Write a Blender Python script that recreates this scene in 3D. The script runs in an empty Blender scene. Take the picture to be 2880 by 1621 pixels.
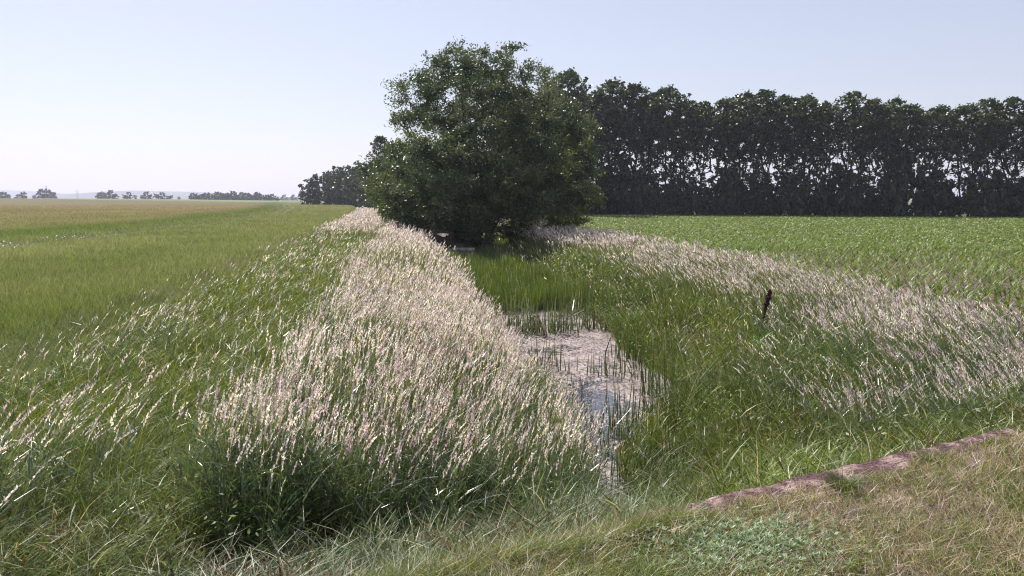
import bpy, math, random
import numpy as np
R = math.radians
rng = np.random.default_rng(7)
random.seed(7)
sc = bpy.context.scene
COL = sc.collection

# ---------------------------------------------------------------- camera
cam_d = bpy.data.cameras.new('camera')
cam_d.sensor_width = 36.0
cam_d.lens = 788 / 1024 * 36
cam_d.clip_start = 0.1
cam_d.clip_end = 30000
cam = bpy.data.objects.new('camera', cam_d)
COL.objects.link(cam)
cam.location = (0, 0, 3.0)
cam.rotation_euler = (R(90 - 6.46), 0, 0)
sc.camera = cam

# ---------------------------------------------------------------- light
SUN_EL, SUN_AZ = R(50), R(-32)            # azimuth measured from +Y towards +X
world = bpy.data.worlds.new('World')
sc.world = world
world.use_nodes = True
wn, wl = world.node_tree.nodes, world.node_tree.links
wn.clear()
wo = wn.new('ShaderNodeOutputWorld')
wb = wn.new('ShaderNodeBackground')
sky = wn.new('ShaderNodeTexSky')
sky.sky_type = 'NISHITA'
sky.sun_disc = False
sky.sun_elevation = SUN_EL
sky.sun_rotation = SUN_AZ
sky.air_density = 1.0
sky.dust_density = 1.0
sky.ozone_density = 1.5
wb.inputs['Strength'].default_value = 0.069
sky_tint = wn.new('ShaderNodeMix')               # even lavender tint mixed in to lift and level the sky's brightness
sky_tint.data_type = 'RGBA'
sky_tint.inputs['Factor'].default_value = 0.42
sky_tint.inputs['B'].default_value = (6.5, 6.1, 7.1, 1)
wl.new(sky.outputs[0], sky_tint.inputs['A'])
wl.new(sky_tint.outputs['Result'], wb.inputs[0])
wl.new(wb.outputs[0], wo.inputs[0])
sun_d = bpy.data.lights.new('sun', 'SUN')
sun_d.energy = 4.9
sun_d.angle = R(0.53)
sun_d.color = (1.0, 0.95, 0.87)
sun = bpy.data.objects.new('sun', sun_d)
COL.objects.link(sun)
sun.rotation_euler = (R(90) - SUN_EL, 0, math.pi - SUN_AZ)
sun.location = (-30, 40, 60)

sc.view_settings.view_transform = 'Standard'
sc.view_settings.look = 'None'
sc.view_settings.exposure = 0.85
sc.view_settings.gamma = 1.0
sc.render.engine = 'CYCLES'
sc.cycles.max_bounces = 6
sc.cycles.diffuse_bounces = 3
sc.cycles.glossy_bounces = 2
sc.cycles.transmission_bounces = 3
sc.cycles.volume_bounces = 0
sc.cycles.use_denoising = True
sc.cycles.denoising_prefilter = 'NONE'
sc.cycles.denoising_input_passes = 'RGB_ALBEDO_NORMAL'
sc.cycles.pixel_filter_type = 'BLACKMAN_HARRIS'
sc.cycles.filter_width = 1.15
sc.cycles.sample_clamp_indirect = 6

# ---------------------------------------------------------------- helpers
def tag(o, label=None, cat=None, group=None, kind=None):
    if label: o['label'] = label
    if cat: o['category'] = cat
    if group: o['group'] = group
    if kind: o['kind'] = kind
    return o

def link(o, parent=None):
    COL.objects.link(o)
    if parent is not None: o.parent = parent
    return o

def empty(name, loc=(0, 0, 0), rz=0, s=1.0):
    o = bpy.data.objects.new(name, None)
    o.empty_display_size = 0.3
    o.location = loc
    o.rotation_euler = (0, 0, rz)
    o.scale = (s, s, s)
    return link(o)

def srgb(r, g, b):
    f = lambda c: ((c / 255 + 0.055) / 1.055) ** 2.4 if c > 10 else c / 255 / 12.92
    return (f(r), f(g), f(b))

def make_mesh(name, verts, faces, mats, col=None, mat_idx=None, smooth=False):
    """verts Nx3, faces MxK (K = 3 or 4)"""
    me = bpy.data.meshes.new(name)
    verts = np.ascontiguousarray(verts, dtype=np.float32)
    faces = np.ascontiguousarray(faces, dtype=np.int32)
    n, (m, k) = len(verts), faces.shape
    me.vertices.add(n)
    me.vertices.foreach_set('co', verts.ravel())
    me.loops.add(m * k)
    me.loops.foreach_set('vertex_index', faces.ravel())
    me.polygons.add(m)
    me.polygons.foreach_set('loop_start', np.arange(0, m * k, k, dtype=np.int32))
    if mat_idx is not None:
        me.polygons.foreach_set('material_index', np.ascontiguousarray(mat_idx, dtype=np.int32))
    me.polygons.foreach_set('use_smooth', np.full(m, smooth))
    me.update()
    if col is not None:
        a = me.color_attributes.new('Col', 'FLOAT_COLOR', 'POINT')
        c = np.ones((n, 4), dtype=np.float32)
        c[:, :3] = np.clip(col, 0, 1)
        a.data.foreach_set('color', c.ravel())
    for mt in (mats if isinstance(mats, (list, tuple)) else [mats]):
        me.materials.append(mt)
    return me

def mesh_obj(name, data, parent=None):
    o = bpy.data.objects.new(name, data)
    return link(o, parent)

class Buf:
    """collects triangle/quad arrays into one mesh"""
    def __init__(s): s.v, s.f, s.c, s.m, s.n = [], [], [], [], 0
    def add(s, v, f, c=None, m=0):
        s.v.append(v); s.f.append(f + s.n); s.n += len(v)
        s.c.append(np.broadcast_to(c if c is not None else (.5, .5, .5), (len(v), 3)))
        s.m.append(np.full(len(f), m))
    def mesh(s, name, mats, smooth=False):
        return make_mesh(name, np.concatenate(s.v), np.concatenate(s.f), mats, np.concatenate(s.c), np.concatenate(s.m), smooth)

# smooth value noise in the ground plane
_perm = np.random.default_rng(3).random((256, 256))
def vnoise(x, y, s=1.0):
    x, y = np.asarray(x, float) / s + 1000.3, np.asarray(y, float) / s + 1000.7
    xi, yi = np.floor(x).astype(int), np.floor(y).astype(int)
    fx, fy = x - xi, y - yi
    fx, fy = fx * fx * (3 - 2 * fx), fy * fy * (3 - 2 * fy)
    g = lambda a, b: _perm[a & 255, b & 255]
    return (g(xi, yi) * (1 - fx) + g(xi + 1, yi) * fx) * (1 - fy) + (g(xi, yi + 1) * (1 - fx) + g(xi + 1, yi + 1) * fx) * fy
def fnoise(x, y, s=1.0):
    return (vnoise(x, y, s) * .5 + vnoise(x + 31, y - 7, s * .47) * .3 + vnoise(x - 11, y + 53, s * .21) * .2)
def sstep(a, b, x):
    t = np.clip((x - a) / (b - a), 0, 1)
    return t * t * (3 - 2 * t)
def lerp(a, b, t): return a + (b - a) * t

# ---------------------------------------------------------------- materials
def new_mat(name):
    m = bpy.data.materials.new(name)
    m.use_nodes = True
    nt = m.node_tree
    b = nt.nodes['Principled BSDF']
    return m, nt, b

def leaf_mat(name, rough=0.5, trans=0.4, tint=(1.0, 1.0, 0.6), spec=0.4, gain=1.0):
    """vertex-coloured blade or leaf that lets light through"""
    m, nt, b = new_mat(name)
    at = nt.nodes.new('ShaderNodeAttribute'); at.attribute_name = 'Col'
    ns = nt.nodes.new('ShaderNodeTexNoise'); ns.inputs['Scale'].default_value = 9.0
    geo = nt.nodes.new('ShaderNodeNewGeometry')
    nt.links.new(geo.outputs['Position'], ns.inputs['Vector'])
    mr = nt.nodes.new('ShaderNodeMapRange')
    mr.inputs[1].default_value, mr.inputs[2].default_value = .3, .7
    mr.inputs[3].default_value, mr.inputs[4].default_value = .8 * gain, 1.2 * gain
    nt.links.new(ns.outputs[0], mr.inputs[0])
    mx = nt.nodes.new('ShaderNodeVectorMath'); mx.operation = 'SCALE'
    nt.links.new(at.outputs['Color'], mx.inputs[0]); nt.links.new(mr.outputs[0], mx.inputs['Scale'])
    nt.links.new(mx.outputs[0], b.inputs['Base Color'])
    b.inputs['Roughness'].default_value = rough
    b.inputs['Specular IOR Level'].default_value = spec
    tr = nt.nodes.new('ShaderNodeBsdfTranslucent')
    m2 = nt.nodes.new('ShaderNodeVectorMath'); m2.operation = 'MULTIPLY'
    m2.inputs[1].default_value = tint
    nt.links.new(mx.outputs[0], m2.inputs[0]); nt.links.new(m2.outputs[0], tr.inputs[0])
    mix = nt.nodes.new('ShaderNodeMixShader'); mix.inputs[0].default_value = trans
    nt.links.new(b.outputs[0], mix.inputs[1]); nt.links.new(tr.outputs[0], mix.inputs[2])
    nt.links.new(mix.outputs[0], nt.nodes['Material Output'].inputs['Surface'])
    return m

def noise_mat(name, c1, c2, scale=5.0, rough=0.9, bump=0.0, detail=6.0, bscale=None, spec=0.3, lo=.35, hi=.65):
    m, nt, b = new_mat(name)
    ns = nt.nodes.new('ShaderNodeTexNoise')
    ns.inputs['Scale'].default_value = scale
    ns.inputs['Detail'].default_value = detail
    tc = nt.nodes.new('ShaderNodeTexCoord')
    nt.links.new(tc.outputs['Object'], ns.inputs['Vector'])
    cr = nt.nodes.new('ShaderNodeValToRGB')
    cr.color_ramp.elements[0].position, cr.color_ramp.elements[1].position = lo, hi
    cr.color_ramp.elements[0].color = (*c1, 1); cr.color_ramp.elements[1].color = (*c2, 1)
    nt.links.new(ns.outputs[0], cr.inputs[0]); nt.links.new(cr.outputs[0], b.inputs['Base Color'])
    b.inputs['Roughness'].default_value = rough
    b.inputs['Specular IOR Level'].default_value = spec
    if bump:
        n2 = nt.nodes.new('ShaderNodeTexNoise'); n2.inputs['Scale'].default_value = bscale or scale * 4
        n2.inputs['Detail'].default_value = 5
        nt.links.new(tc.outputs['Object'], n2.inputs['Vector'])
        bp = nt.nodes.new('ShaderNodeBump'); bp.inputs['Strength'].default_value = bump
        bp.inputs['Distance'].default_value = .05
        nt.links.new(n2.outputs[0], bp.inputs['Height']); nt.links.new(bp.outputs[0], b.inputs['Normal'])
    return m

M = {}
M['grass'] = leaf_mat('grass_blade', .42, .40, (1.08, 1.08, .5), gain=.78)
M['broad'] = leaf_mat('broad_grass_blade', .45, .36, (1.15, 1.08, .5), spec=.4, gain=.74)
M['node'] = leaf_mat('reed_grass_leaf', .33, .32, (1.1, 1.08, .55), spec=.6, gain=.66)
M['head'] = leaf_mat('dry_grass_head', .6, .5, (1.0, .95, .9), spec=.3, gain=1.14)
M['crop'] = leaf_mat('barley_blade', .75, .42, (1.05, 1.05, .8), spec=.08, gain=1.08)
M['maize'] = leaf_mat('maize_leaf', .45, .36, (1.08, 1.1, .5), spec=.3, gain=.70)
M['reed'] = leaf_mat('cattail_leaf', .36, .32, (1.08, 1.08, .5), spec=.6, gain=.72)
M['willow'] = leaf_mat('willow_leaf', .4, .24, (1.1, 1.1, .55), spec=.25, gain=1.05)
M['poplar'] = leaf_mat('poplar_leaf', .4, .2, (1.15, 1.12, .5), spec=.4, gain=.72)
M['herb'] = leaf_mat('herb_leaf', .5, .3, (1.0, 1.05, .6), gain=.75)
M['bark'] = noise_mat('bark', (.018, .014, .014), (.055, .042, .04), 6, .95, .6)
M['conc'] = noise_mat('old_concrete', (.10, .05, .058), (.40, .29, .265), 7, .95, 1.0, 9, 40, lo=.46, hi=.70)
M['paleconc'] = noise_mat('pale_concrete', (.12, .115, .12), (.36, .33, .33), 6, .9, .5)
M['steel'] = noise_mat('galvanised_steel', (.25, .26, .28), (.4, .41, .43), 3, .6)
M['wood_cut'] = noise_mat('cut_wood', (.55, .42, .28), (.8, .68, .52), 9, .8, .3)
M['dock'] = noise_mat('dock_seed', (.05, .012, .016), (.13, .03, .04), 40, .7, .3)
M['dockstem'] = noise_mat('dock_stem', (.14, .05, .04), (.22, .09, .06), 20, .7)
M['petal'] = noise_mat('white_petal', (.7, .7, .7), (.85, .85, .82), 20, .6)
M['hill'] = noise_mat('hill_woods', (.02, .035, .02), (.06, .08, .04), .004, 1.0)

# ---------------------------------------------------------------- the lie of the land
WZ = -1.2                                   # water level
A = np.array([-.5, 3.44]); D = np.array([.879, .477]); NN = np.array([-.477, .879])   # culvert edge line
def edge_t(x, y): return (x - A[0]) * NN[0] + (y - A[1]) * NN[1]
def edge_s(x, y): return (x - A[0]) * D[0] + (y - A[1]) * D[1]
def xc(y):
    y = np.asarray(y, float)
    return 2.1 - .13 * (y - 16.3) - .00020 * np.clip(y - 60, 0, 400) ** 2 * .9
PL = np.array([(0, 1.1), (10.3, 1.15), (11.6, 1.1), (13.6, 1.0), (16.4, .9), (17.9, .6), (20.6, -.35), (23.6, -.6), (27.6, -.6), (32, -.2), (36, 0)])
PR = np.array([(0, 1.5), (10.3, 1.55), (11.6, 1.62), (13.0, 1.8), (14.1, 3.1), (16.4, 3.6), (18.3, 3.5), (20.6, 3.0), (23.6, 3.05), (26.7, 2.9), (32, 2.3), (36, 1.6)])
def ditch_edges(y):
    l = np.interp(y, PL[:, 0], PL[:, 1]); r = np.interp(y, PR[:, 0], PR[:, 1])
    k = sstep(30, 38, y)
    return lerp(l, xc(y) - .9, k), lerp(r, xc(y) + .9, k)

def soil_edge(y): return np.interp(y, [6, 9, 14, 24, 40], [5.6, 6.0, 6.8, 8.2, 8.3])
def far_rise(x, y):
    d = np.hypot(x, y)
    left = sstep(-.15, -.5, x / np.maximum(d, 1))
    r = 3.2 * left * sstep(330, 640, d) * (1 - sstep(900, 1400, d))
    # barley to the right of that falls away gently
    return r

def ground_z(x, y):
    x = np.asarray(x, float); y = np.asarray(y, float)
    l, r = ditch_edges(y)
    wob = (vnoise(x, y, .9) - .5) * .35
    dl, dr = l - x + wob, x - r + wob        # distance outside the water
    out = np.maximum(dl, dr)
    base = WZ - .25 + .2 * sstep(-.4, .0, out) + (.05 - WZ) * (1 - (1 - np.clip(out / 4.6, 0, 1)) ** 1.5) * (out > 0)
    inv = sstep(30, 44, y)
    base = np.where(out > 4.6, 0, base)
    base = base + .25 * inv * (out < .2)
    base = base + (fnoise(x, y, 2.3) - .5) * .12 * sstep(0, 1.5, out)
    t = edge_t(x, y)
    ze = 1.02 - .47 * np.maximum(t, 0) + (fnoise(x + 9, y, 1.3) - .5) * .22
    z = np.where(t > -.12, np.maximum(base, ze), 1.3 + (fnoise(x, y, .7) - .5) * .05 - .05 * sstep(-.2, -.08, t) )
    return z + far_rise(x, y)

# ground sheet
def axis(lo, hi, n, k):
    s = np.linspace(-1, 1, n)
    p = np.sinh(k * s) / math.sinh(k)
    return np.where(p < 0, -p * lo, p * hi)
gx = axis(-9000, 9000, 520, 9.2)
gy = np.concatenate([np.linspace(-30, 0, 30), np.arange(.12, 34, .12), 34 + (np.exp(np.linspace(0, 5.6, 200)) - 1) / (math.exp(5.6) - 1) * 9500])
gy = np.unique(gy)
X, Y = np.meshgrid(gx, gy)
Zg = ground_z(X, Y)
nx, ny = len(gx), len(gy)
idx = np.arange(nx * ny).reshape(ny, nx)
gf = np.stack([idx[:-1, :-1], idx[:-1, 1:], idx[1:, 1:], idx[1:, :-1]], -1).reshape(-1, 4)
dist = np.hypot(X, Y)
u = X - xc(Y)
nz = fnoise(X, Y, 1.6)[..., None]
soil = lerp(np.array(srgb(70, 58, 42)), np.array(srgb(104, 84, 60)), nz)
green = lerp(np.array(srgb(58, 74, 26)), np.array(srgb(84, 98, 40)), nz)
gc = lerp(soil * .7, green, (.35 + 0 * nz))
maize_soil = lerp(np.array(srgb(88, 66, 72)), np.array(srgb(112, 88, 90)), nz)
gc = np.where(((u > soil_edge(Y) - .1) & (Y + (X - 10.8) * .37 < 149))[..., None], maize_soil, gc)
verge_c = lerp(np.array(srgb(72, 62, 58)), np.array(srgb(134, 114, 112)), sstep(.35, .65, fnoise(X, Y, .35))[..., None])
gc = np.where((edge_t(X, Y) < -.1)[..., None], verge_c, gc)
farg = lerp(np.array(srgb(84, 100, 56)), np.array(srgb(98, 110, 68)), fnoise(X, Y / 4, 60.)[..., None])
patch = sstep(.5, .56, vnoise(X, Y * 2, 260.))[..., None]
farg = lerp(farg, np.array(srgb(92, 90, 66)) + 0 * nz, patch)
gc = lerp(gc, farg, sstep(150, 230, Y)[..., None])
gme = make_mesh('ground', np.stack([X, Y, Zg], -1).reshape(-1, 3), gf, [], gc.reshape(-1, 3), smooth=True)
gm, nt, b = new_mat('ground_soil')
at = nt.nodes.new('ShaderNodeAttribute'); at.attribute_name = 'Col'
geo = nt.nodes.new('ShaderNodeNewGeometry')
n1 = nt.nodes.new('ShaderNodeTexNoise'); n1.inputs['Scale'].default_value = 14; n1.inputs['Detail'].default_value = 8
mr = nt.nodes.new('ShaderNodeMapRange'); mr.inputs[1].default_value = .3; mr.inputs[2].default_value = .7; mr.inputs[3].default_value = .6; mr.inputs[4].default_value = 1.25
vm = nt.nodes.new('ShaderNodeVectorMath'); vm.operation = 'SCALE'
nt.links.new(geo.outputs['Position'], n1.inputs['Vector']); nt.links.new(n1.outputs[0], mr.inputs[0])
nt.links.new(at.outputs['Color'], vm.inputs[0]); nt.links.new(mr.outputs[0], vm.inputs['Scale'])
nt.links.new(vm.outputs[0], b.inputs['Base Color'])
b.inputs['Roughness'].default_value = .95; b.inputs['Specular IOR Level'].default_value = .2
bp = nt.nodes.new('ShaderNodeBump'); bp.inputs['Strength'].default_value = .7; bp.inputs['Distance'].default_value = .04
nt.links.new(n1.outputs[0], bp.inputs['Height']); nt.links.new(bp.outputs[0], b.inputs['Normal'])
gme.materials.append(gm)
tag(mesh_obj('ground', gme), kind='structure')

# ---------------------------------------------------------------- water
def build_water():
    ys = np.arange(8.5, 37, .25)
    v, f = [], []
    for i, y in enumerate(ys):
        l, r = ditch_edges(y)
        v += [(float(l) - .7, y, WZ), (float(r) + .7, y, WZ)]
        if i: f.append((2 * i - 2, 2 * i - 1, 2 * i + 1, 2 * i))
    m, nt, b = new_mat('ditch_water')
    L, N = nt.links, nt.nodes
    geo = N.new('ShaderNodeNewGeometry')
    sx = N.new('ShaderNodeSeparateXYZ'); L.new(geo.outputs['Position'], sx.inputs[0])
    big = N.new('ShaderNodeTexNoise'); big.inputs['Scale'].default_value = .9; big.inputs['Detail'].default_value = 3
    fine = N.new('ShaderNodeTexNoise'); fine.inputs['Scale'].default_value = 13; fine.inputs['Detail'].default_value = 7; fine.inputs['Roughness'].default_value = .7
    st = N.new('ShaderNodeMapping'); st.inputs['Scale'].default_value = (1, .55, 1)
    L.new(geo.outputs['Position'], st.inputs[0]); L.new(st.outputs[0], fine.inputs['Vector']); L.new(geo.outputs['Position'], big.inputs['Vector'])
    # open water towards the near left end, scum thickening to the far and right side
    a = N.new('ShaderNodeMapRange'); a.inputs[1].default_value = 13.5; a.inputs[2].default_value = 19.5; a.inputs[3].default_value = -.07; a.inputs[4].default_value = .06
    L.new(sx.outputs['Y'], a.inputs[0])
    a2 = N.new('ShaderNodeMapRange'); a2.inputs[1].default_value = 2.0; a2.inputs[2].default_value = 3.2; a2.inputs[3].default_value = 0; a2.inputs[4].default_value = .13
    L.new(sx.outputs['X'], a2.inputs[0])
    s1 = N.new('ShaderNodeMath'); s1.operation = 'ADD'; L.new(a.outputs[0], s1.inputs[0]); L.new(a2.outputs[0], s1.inputs[1])
    a3 = N.new('ShaderNodeMapRange'); a3.inputs[1].default_value = 13.2; a3.inputs[2].default_value = 11.0; a3.inputs[3].default_value = 0; a3.inputs[4].default_value = .12
    L.new(sx.outputs['Y'], a3.inputs[0])
    s0 = N.new('ShaderNodeMath'); s0.operation = 'ADD'; L.new(s1.outputs[0], s0.inputs[0]); L.new(a3.outputs[0], s0.inputs[1]); s1 = s0
    s2 = N.new('ShaderNodeMath'); s2.operation = 'MULTIPLY_ADD'; s2.inputs[1].default_value = .45; L.new(big.outputs[0], s2.inputs[0]); L.new(s1.outputs[0], s2.inputs[2])
    s3 = N.new('ShaderNodeMath'); s3.operation = 'MULTIPLY_ADD'; s3.inputs[1].default_value = .95; L.new(fine.outputs[0], s3.inputs[0]); L.new(s2.outputs[0], s3.inputs[2])
    k = N.new('ShaderNodeMapRange'); k.inputs[1].default_value = .665; k.inputs[2].default_value = .74
    L.new(s3.outputs[0], k.inputs[0])
    cr = N.new('ShaderNodeValToRGB')
    cr.color_ramp.elements[0].color = (*srgb(60, 50, 58), 1); cr.color_ramp.elements[0].position = .38
    cr.color_ramp.elements[1].color = (*srgb(160, 146, 140), 1); cr.color_ramp.elements[1].position = .60
    n3 = N.new('ShaderNodeTexNoise'); n3.inputs['Scale'].default_value = 17; n3.inputs['Detail'].default_value = 4
    L.new(st.outputs[0], n3.inputs['Vector'])
    n5 = N.new('ShaderNodeTexNoise'); n5.inputs['Scale'].default_value = 2.6; n5.inputs['Detail'].default_value = 5; n5.inputs['Roughness'].default_value = .65
    L.new(st.outputs[0], n5.inputs['Vector'])
    mm = N.new('ShaderNodeMix'); mm.inputs[0].default_value = .48
    L.new(n3.outputs[0], mm.inputs[2]); L.new(n5.outputs[0], mm.inputs[3]); L.new(mm.outputs[0], cr.inputs[0])
    L.new(cr.outputs[0], b.inputs['Base Color']); b.inputs['Roughness'].default_value = .5
    b.inputs['Specular IOR Level'].default_value = .3
    bp = N.new('ShaderNodeBump'); bp.inputs['Strength'].default_value = .8; bp.inputs['Distance'].default_value = .03
    L.new(n3.outputs[0], bp.inputs['Height']); L.new(bp.outputs[0], b.inputs['Normal'])
    w = N.new('ShaderNodeBsdfPrincipled')
    w.inputs['Base Color'].default_value = (.035, .034, .05, 1); w.inputs['Roughness'].default_value = .06
    w.inputs['IOR'].default_value = 1.45; w.inputs['Specular IOR Level'].default_value = .9
    n4 = N.new('ShaderNodeTexNoise'); n4.inputs['Scale'].default_value = 7; L.new(geo.outputs['Position'], n4.inputs['Vector'])
    b4 = N.new('ShaderNodeBump'); b4.inputs['Strength'].default_value = .25; b4.inputs['Distance'].default_value = .02
    L.new(n4.outputs[0], b4.inputs['Height']); L.new(b4.outputs[0], w.inputs['Normal'])
    mx = N.new('ShaderNodeMixShader'); L.new(k.outputs[0], mx.inputs[0]); L.new(w.outputs[0], mx.inputs[1]); L.new(b.outputs[0], mx.inputs[2])
    L.new(mx.outputs[0], N['Material Output'].inputs['Surface'])
    me = make_mesh('water', np.array(v), np.array(f), m)
    tag(mesh_obj('water', me), kind='structure')
build_water()

# ---------------------------------------------------------------- headwall edge
def build_headwall():
    ss = np.arange(-1.2, 4.75, .04)
    n = len(ss)
    r = np.random.default_rng(5)
    jag = (fnoise(ss * 1.0, ss * 0, .35) - .5) * .05 + (fnoise(ss, ss * 0 + 5, .12) - .5) * .035
    top = 1.315 + (fnoise(ss, ss * 0 + 9, .5) - .5) * .03
    prof = [(-.32, -.10), (-.27, -.035), (-.2, -.012), (-.1, .0), (-.03, .006), (.0, -.02), (.0, -.5), (.0, -1.6)]
    v = []
    for i, s in enumerate(ss):
        for j, (t, dz) in enumerate(prof):
            tt = t + (jag[i] if j >= 4 else jag[i] * .2) * (1 if j < 6 else .4)
            p = A + D * s + NN * tt
            v.append((p[0], p[1], top[i] + dz + (r.random() - .5) * .006))
    k = len(prof)
    f = [(i * k + j, (i + 1) * k + j, (i + 1) * k + j + 1, i * k + j + 1) for i in range(n - 1) for j in range(k - 1)]
    v = np.array(v)
    me = make_mesh('concrete_headwall', v, np.array(f), M['conc'], smooth=False)
    o = mesh_obj('concrete_headwall', me)
    tag(o, 'crumbling mauve concrete culvert edge between mown verge and ditch', 'headwall')
build_headwall()

# ---------------------------------------------------------------- blade machinery
def strips(base, h, w, az, lean, bend, segs=3, c0=None, c1=None, taper=1.0, face_az=None):
    """curved tapering strips.  base Nx3, h/w N, az = direction of lean, lean, bend in units of h"""
    N = len(base)
    k = np.linspace(0, 1, segs + 1)[None, :]
    hx, hy = np.cos(az)[:, None], np.sin(az)[:, None]
    off = (lean[:, None] * k + bend[:, None] * k ** 2.2) * h[:, None]
    zz = h[:, None] * (k * (1 - .25 * np.clip(bend[:, None], 0, 1.5) * k ** 2))
    cx = base[:, 0:1] + hx * off
    cy = base[:, 1:2] + hy * off
    cz = base[:, 2:3] + zz
    fa = (rng.random(N) * 2 * np.pi if face_az is None else face_az)[:, None]
    prof = (1 - k ** 2.2 * taper) * (.65 + .35 * np.sin(np.pi * np.clip(k * 1.6, 0, 1)))
    hw = w[:, None] * .5 * np.maximum(prof, .04)
    sx, sy = np.cos(fa) * hw, np.sin(fa) * hw
    V = np.empty((N, segs + 1, 2, 3), dtype=np.float32)
    V[:, :, 0, 0], V[:, :, 0, 1], V[:, :, 0, 2] = cx - sx, cy - sy, cz
    V[:, :, 1, 0], V[:, :, 1, 1], V[:, :, 1, 2] = cx + sx, cy + sy, cz
    i = np.arange(N)[:, None] * (segs + 1) * 2 + np.arange(segs)[None, :] * 2
    F = np.stack([i, i + 1, i + 3, i + 2], -1).reshape(-1, 4)
    C = None
    if c0 is not None:
        kk = k[..., None]
        C = np.repeat((c0[:, None, :] * (1 - kk) + c1[:, None, :] * kk)[:, :, None, :], 2, axis=2).reshape(-1, 3)
    tips = np.stack([cx[:, -1], cy[:, -1], cz[:, -1]], -1)
    tdir = tips - np.stack([cx[:, -2], cy[:, -2], cz[:, -2]], -1)
    tdir /= np.maximum(np.linalg.norm(tdir, axis=1, keepdims=True), 1e-6)
    return V.reshape(-1, 3), F, C, tips, tdir

def heads(buf, tips, tdir, L, W, col, d, mat):
    """feathery seed heads: a nodding spindle of little spikelets; fewer and larger far off"""
    for lo, hi, ns in ((0, 9, 14), (9, 15, 9), (15, 26, 5), (26, 60, 3), (60, 999, 2)):
        s = (d >= lo) & (d < hi)
        n = int(s.sum())
        if not n: continue
        T, Dn, l, w_, c = tips[s], tdir[s], L[s], W[s], col[s]
        k = (np.arange(ns) + .5)[None, :] / ns
        k = np.clip(k + (rng.random((n, ns)) - .5) * .6 / ns, 0, 1)
        droop = np.stack([Dn[:, 0], Dn[:, 1], Dn[:, 2] * 0 - .55], -1)
        ctr = T[:, None, :] + Dn[:, None, :] * (l[:, None] * k)[..., None] + droop[:, None, :] * (l[:, None] * k ** 2 * .35)[..., None]
        env = (np.sin(np.pi * np.clip(k * .86 + .12, 0, 1)) ** .7)
        rad = w_[:, None] * .5 * env
        a = rng.random((n, ns)) * 2 * np.pi
        out = np.stack([np.cos(a), np.sin(a), rng.random((n, ns)) * .6 - .1], -1)
        ln = (l[:, None] / ns * 1.15 + rad * .5)[..., None]
        ax = Dn[:, None, :] * .85 + out * .5
        ax /= np.linalg.norm(ax, axis=-1, keepdims=True)
        sd = np.cross(ax, rng.normal(size=(n, ns, 3)))
        sd /= np.maximum(np.linalg.norm(sd, axis=-1, keepdims=True), 1e-6)
        c0 = ctr + out * rad[..., None] * .45
        wd = (rad * .62)[..., None]
        V = np.stack([c0 - ax * ln * .6, c0 + sd * wd, c0 + ax * ln * .7, c0 - sd * wd], axis=2).reshape(-1, 3)
        F = np.arange(len(V)).reshape(-1, 4)
        cc = np.repeat((c[:, None, :] * (.8 + .4 * rng.random((n, ns, 1))))[:, :, None, :], 4, axis=2).reshape(-1, 3)
        buf.add(V.astype(np.float32), F, cc, mat)

def fan(n, dmin, dmax, p, half=R(41)):
    """ground points thinning out with distance d as d^-p per square metre"""
    a = 2 - p
    r = rng.random(n)
    d = (dmin ** a + r * (dmax ** a - dmin ** a)) ** (1 / a)
    th = (rng.random(n) * 2 - 1) * half
    return np.sin(th) * d, np.cos(th) * d, d

def jitter(c, n, amt=.18, hue=.06):
    c = np.asarray(c, float)[None, :]
    return c * (1 + (rng.random((n, 1)) - .5) * 2 * amt) * (1 + (rng.random((n, 3)) - .5) * 2 * hue)
def mixc(a, b, t): return a * (1 - t[:, None]) + b * t[:, None]

def gaps(x, y):
    g = np.zeros(len(x), bool)               # holes added in the rank grass so deep shade shows between clumps
    for gx_, gy_, r1, r2 in ((-2.55, 6.35, .42, .34), (-1.75, 6.9, .34, .26), (-.9, 6.5, .3, .2), (-3.9, 6.6, .3, .22), (3.3, 6.9, .38, .24), (4.6, 8.0, .35, .25), (2.4, 8.6, .3, .3)):
        g |= ((x - gx_) / r1) ** 2 + ((y - gy_) / r2) ** 2 < .7 + .6 * rng.random(len(x))
    return g
# zone masks -------------------------------------------------------
def zone(x, y):
    uu = x - xc(y)
    l, r = ditch_edges(y)
    t = edge_t(x, y)
    out = np.maximum(l - x, x - r)
    wob = (fnoise(x, y, 3.0) - .5) * 1.6
    return uu, out, t, wob
def maize_edge(y): return np.interp(y, [6, 9, 14, 24, 40], [5.6, 6.0, 6.8, 8.2, 8.3])
def barley_edge(y): return -10.3 - .022 * np.clip(y - 20, 0, 200)

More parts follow.
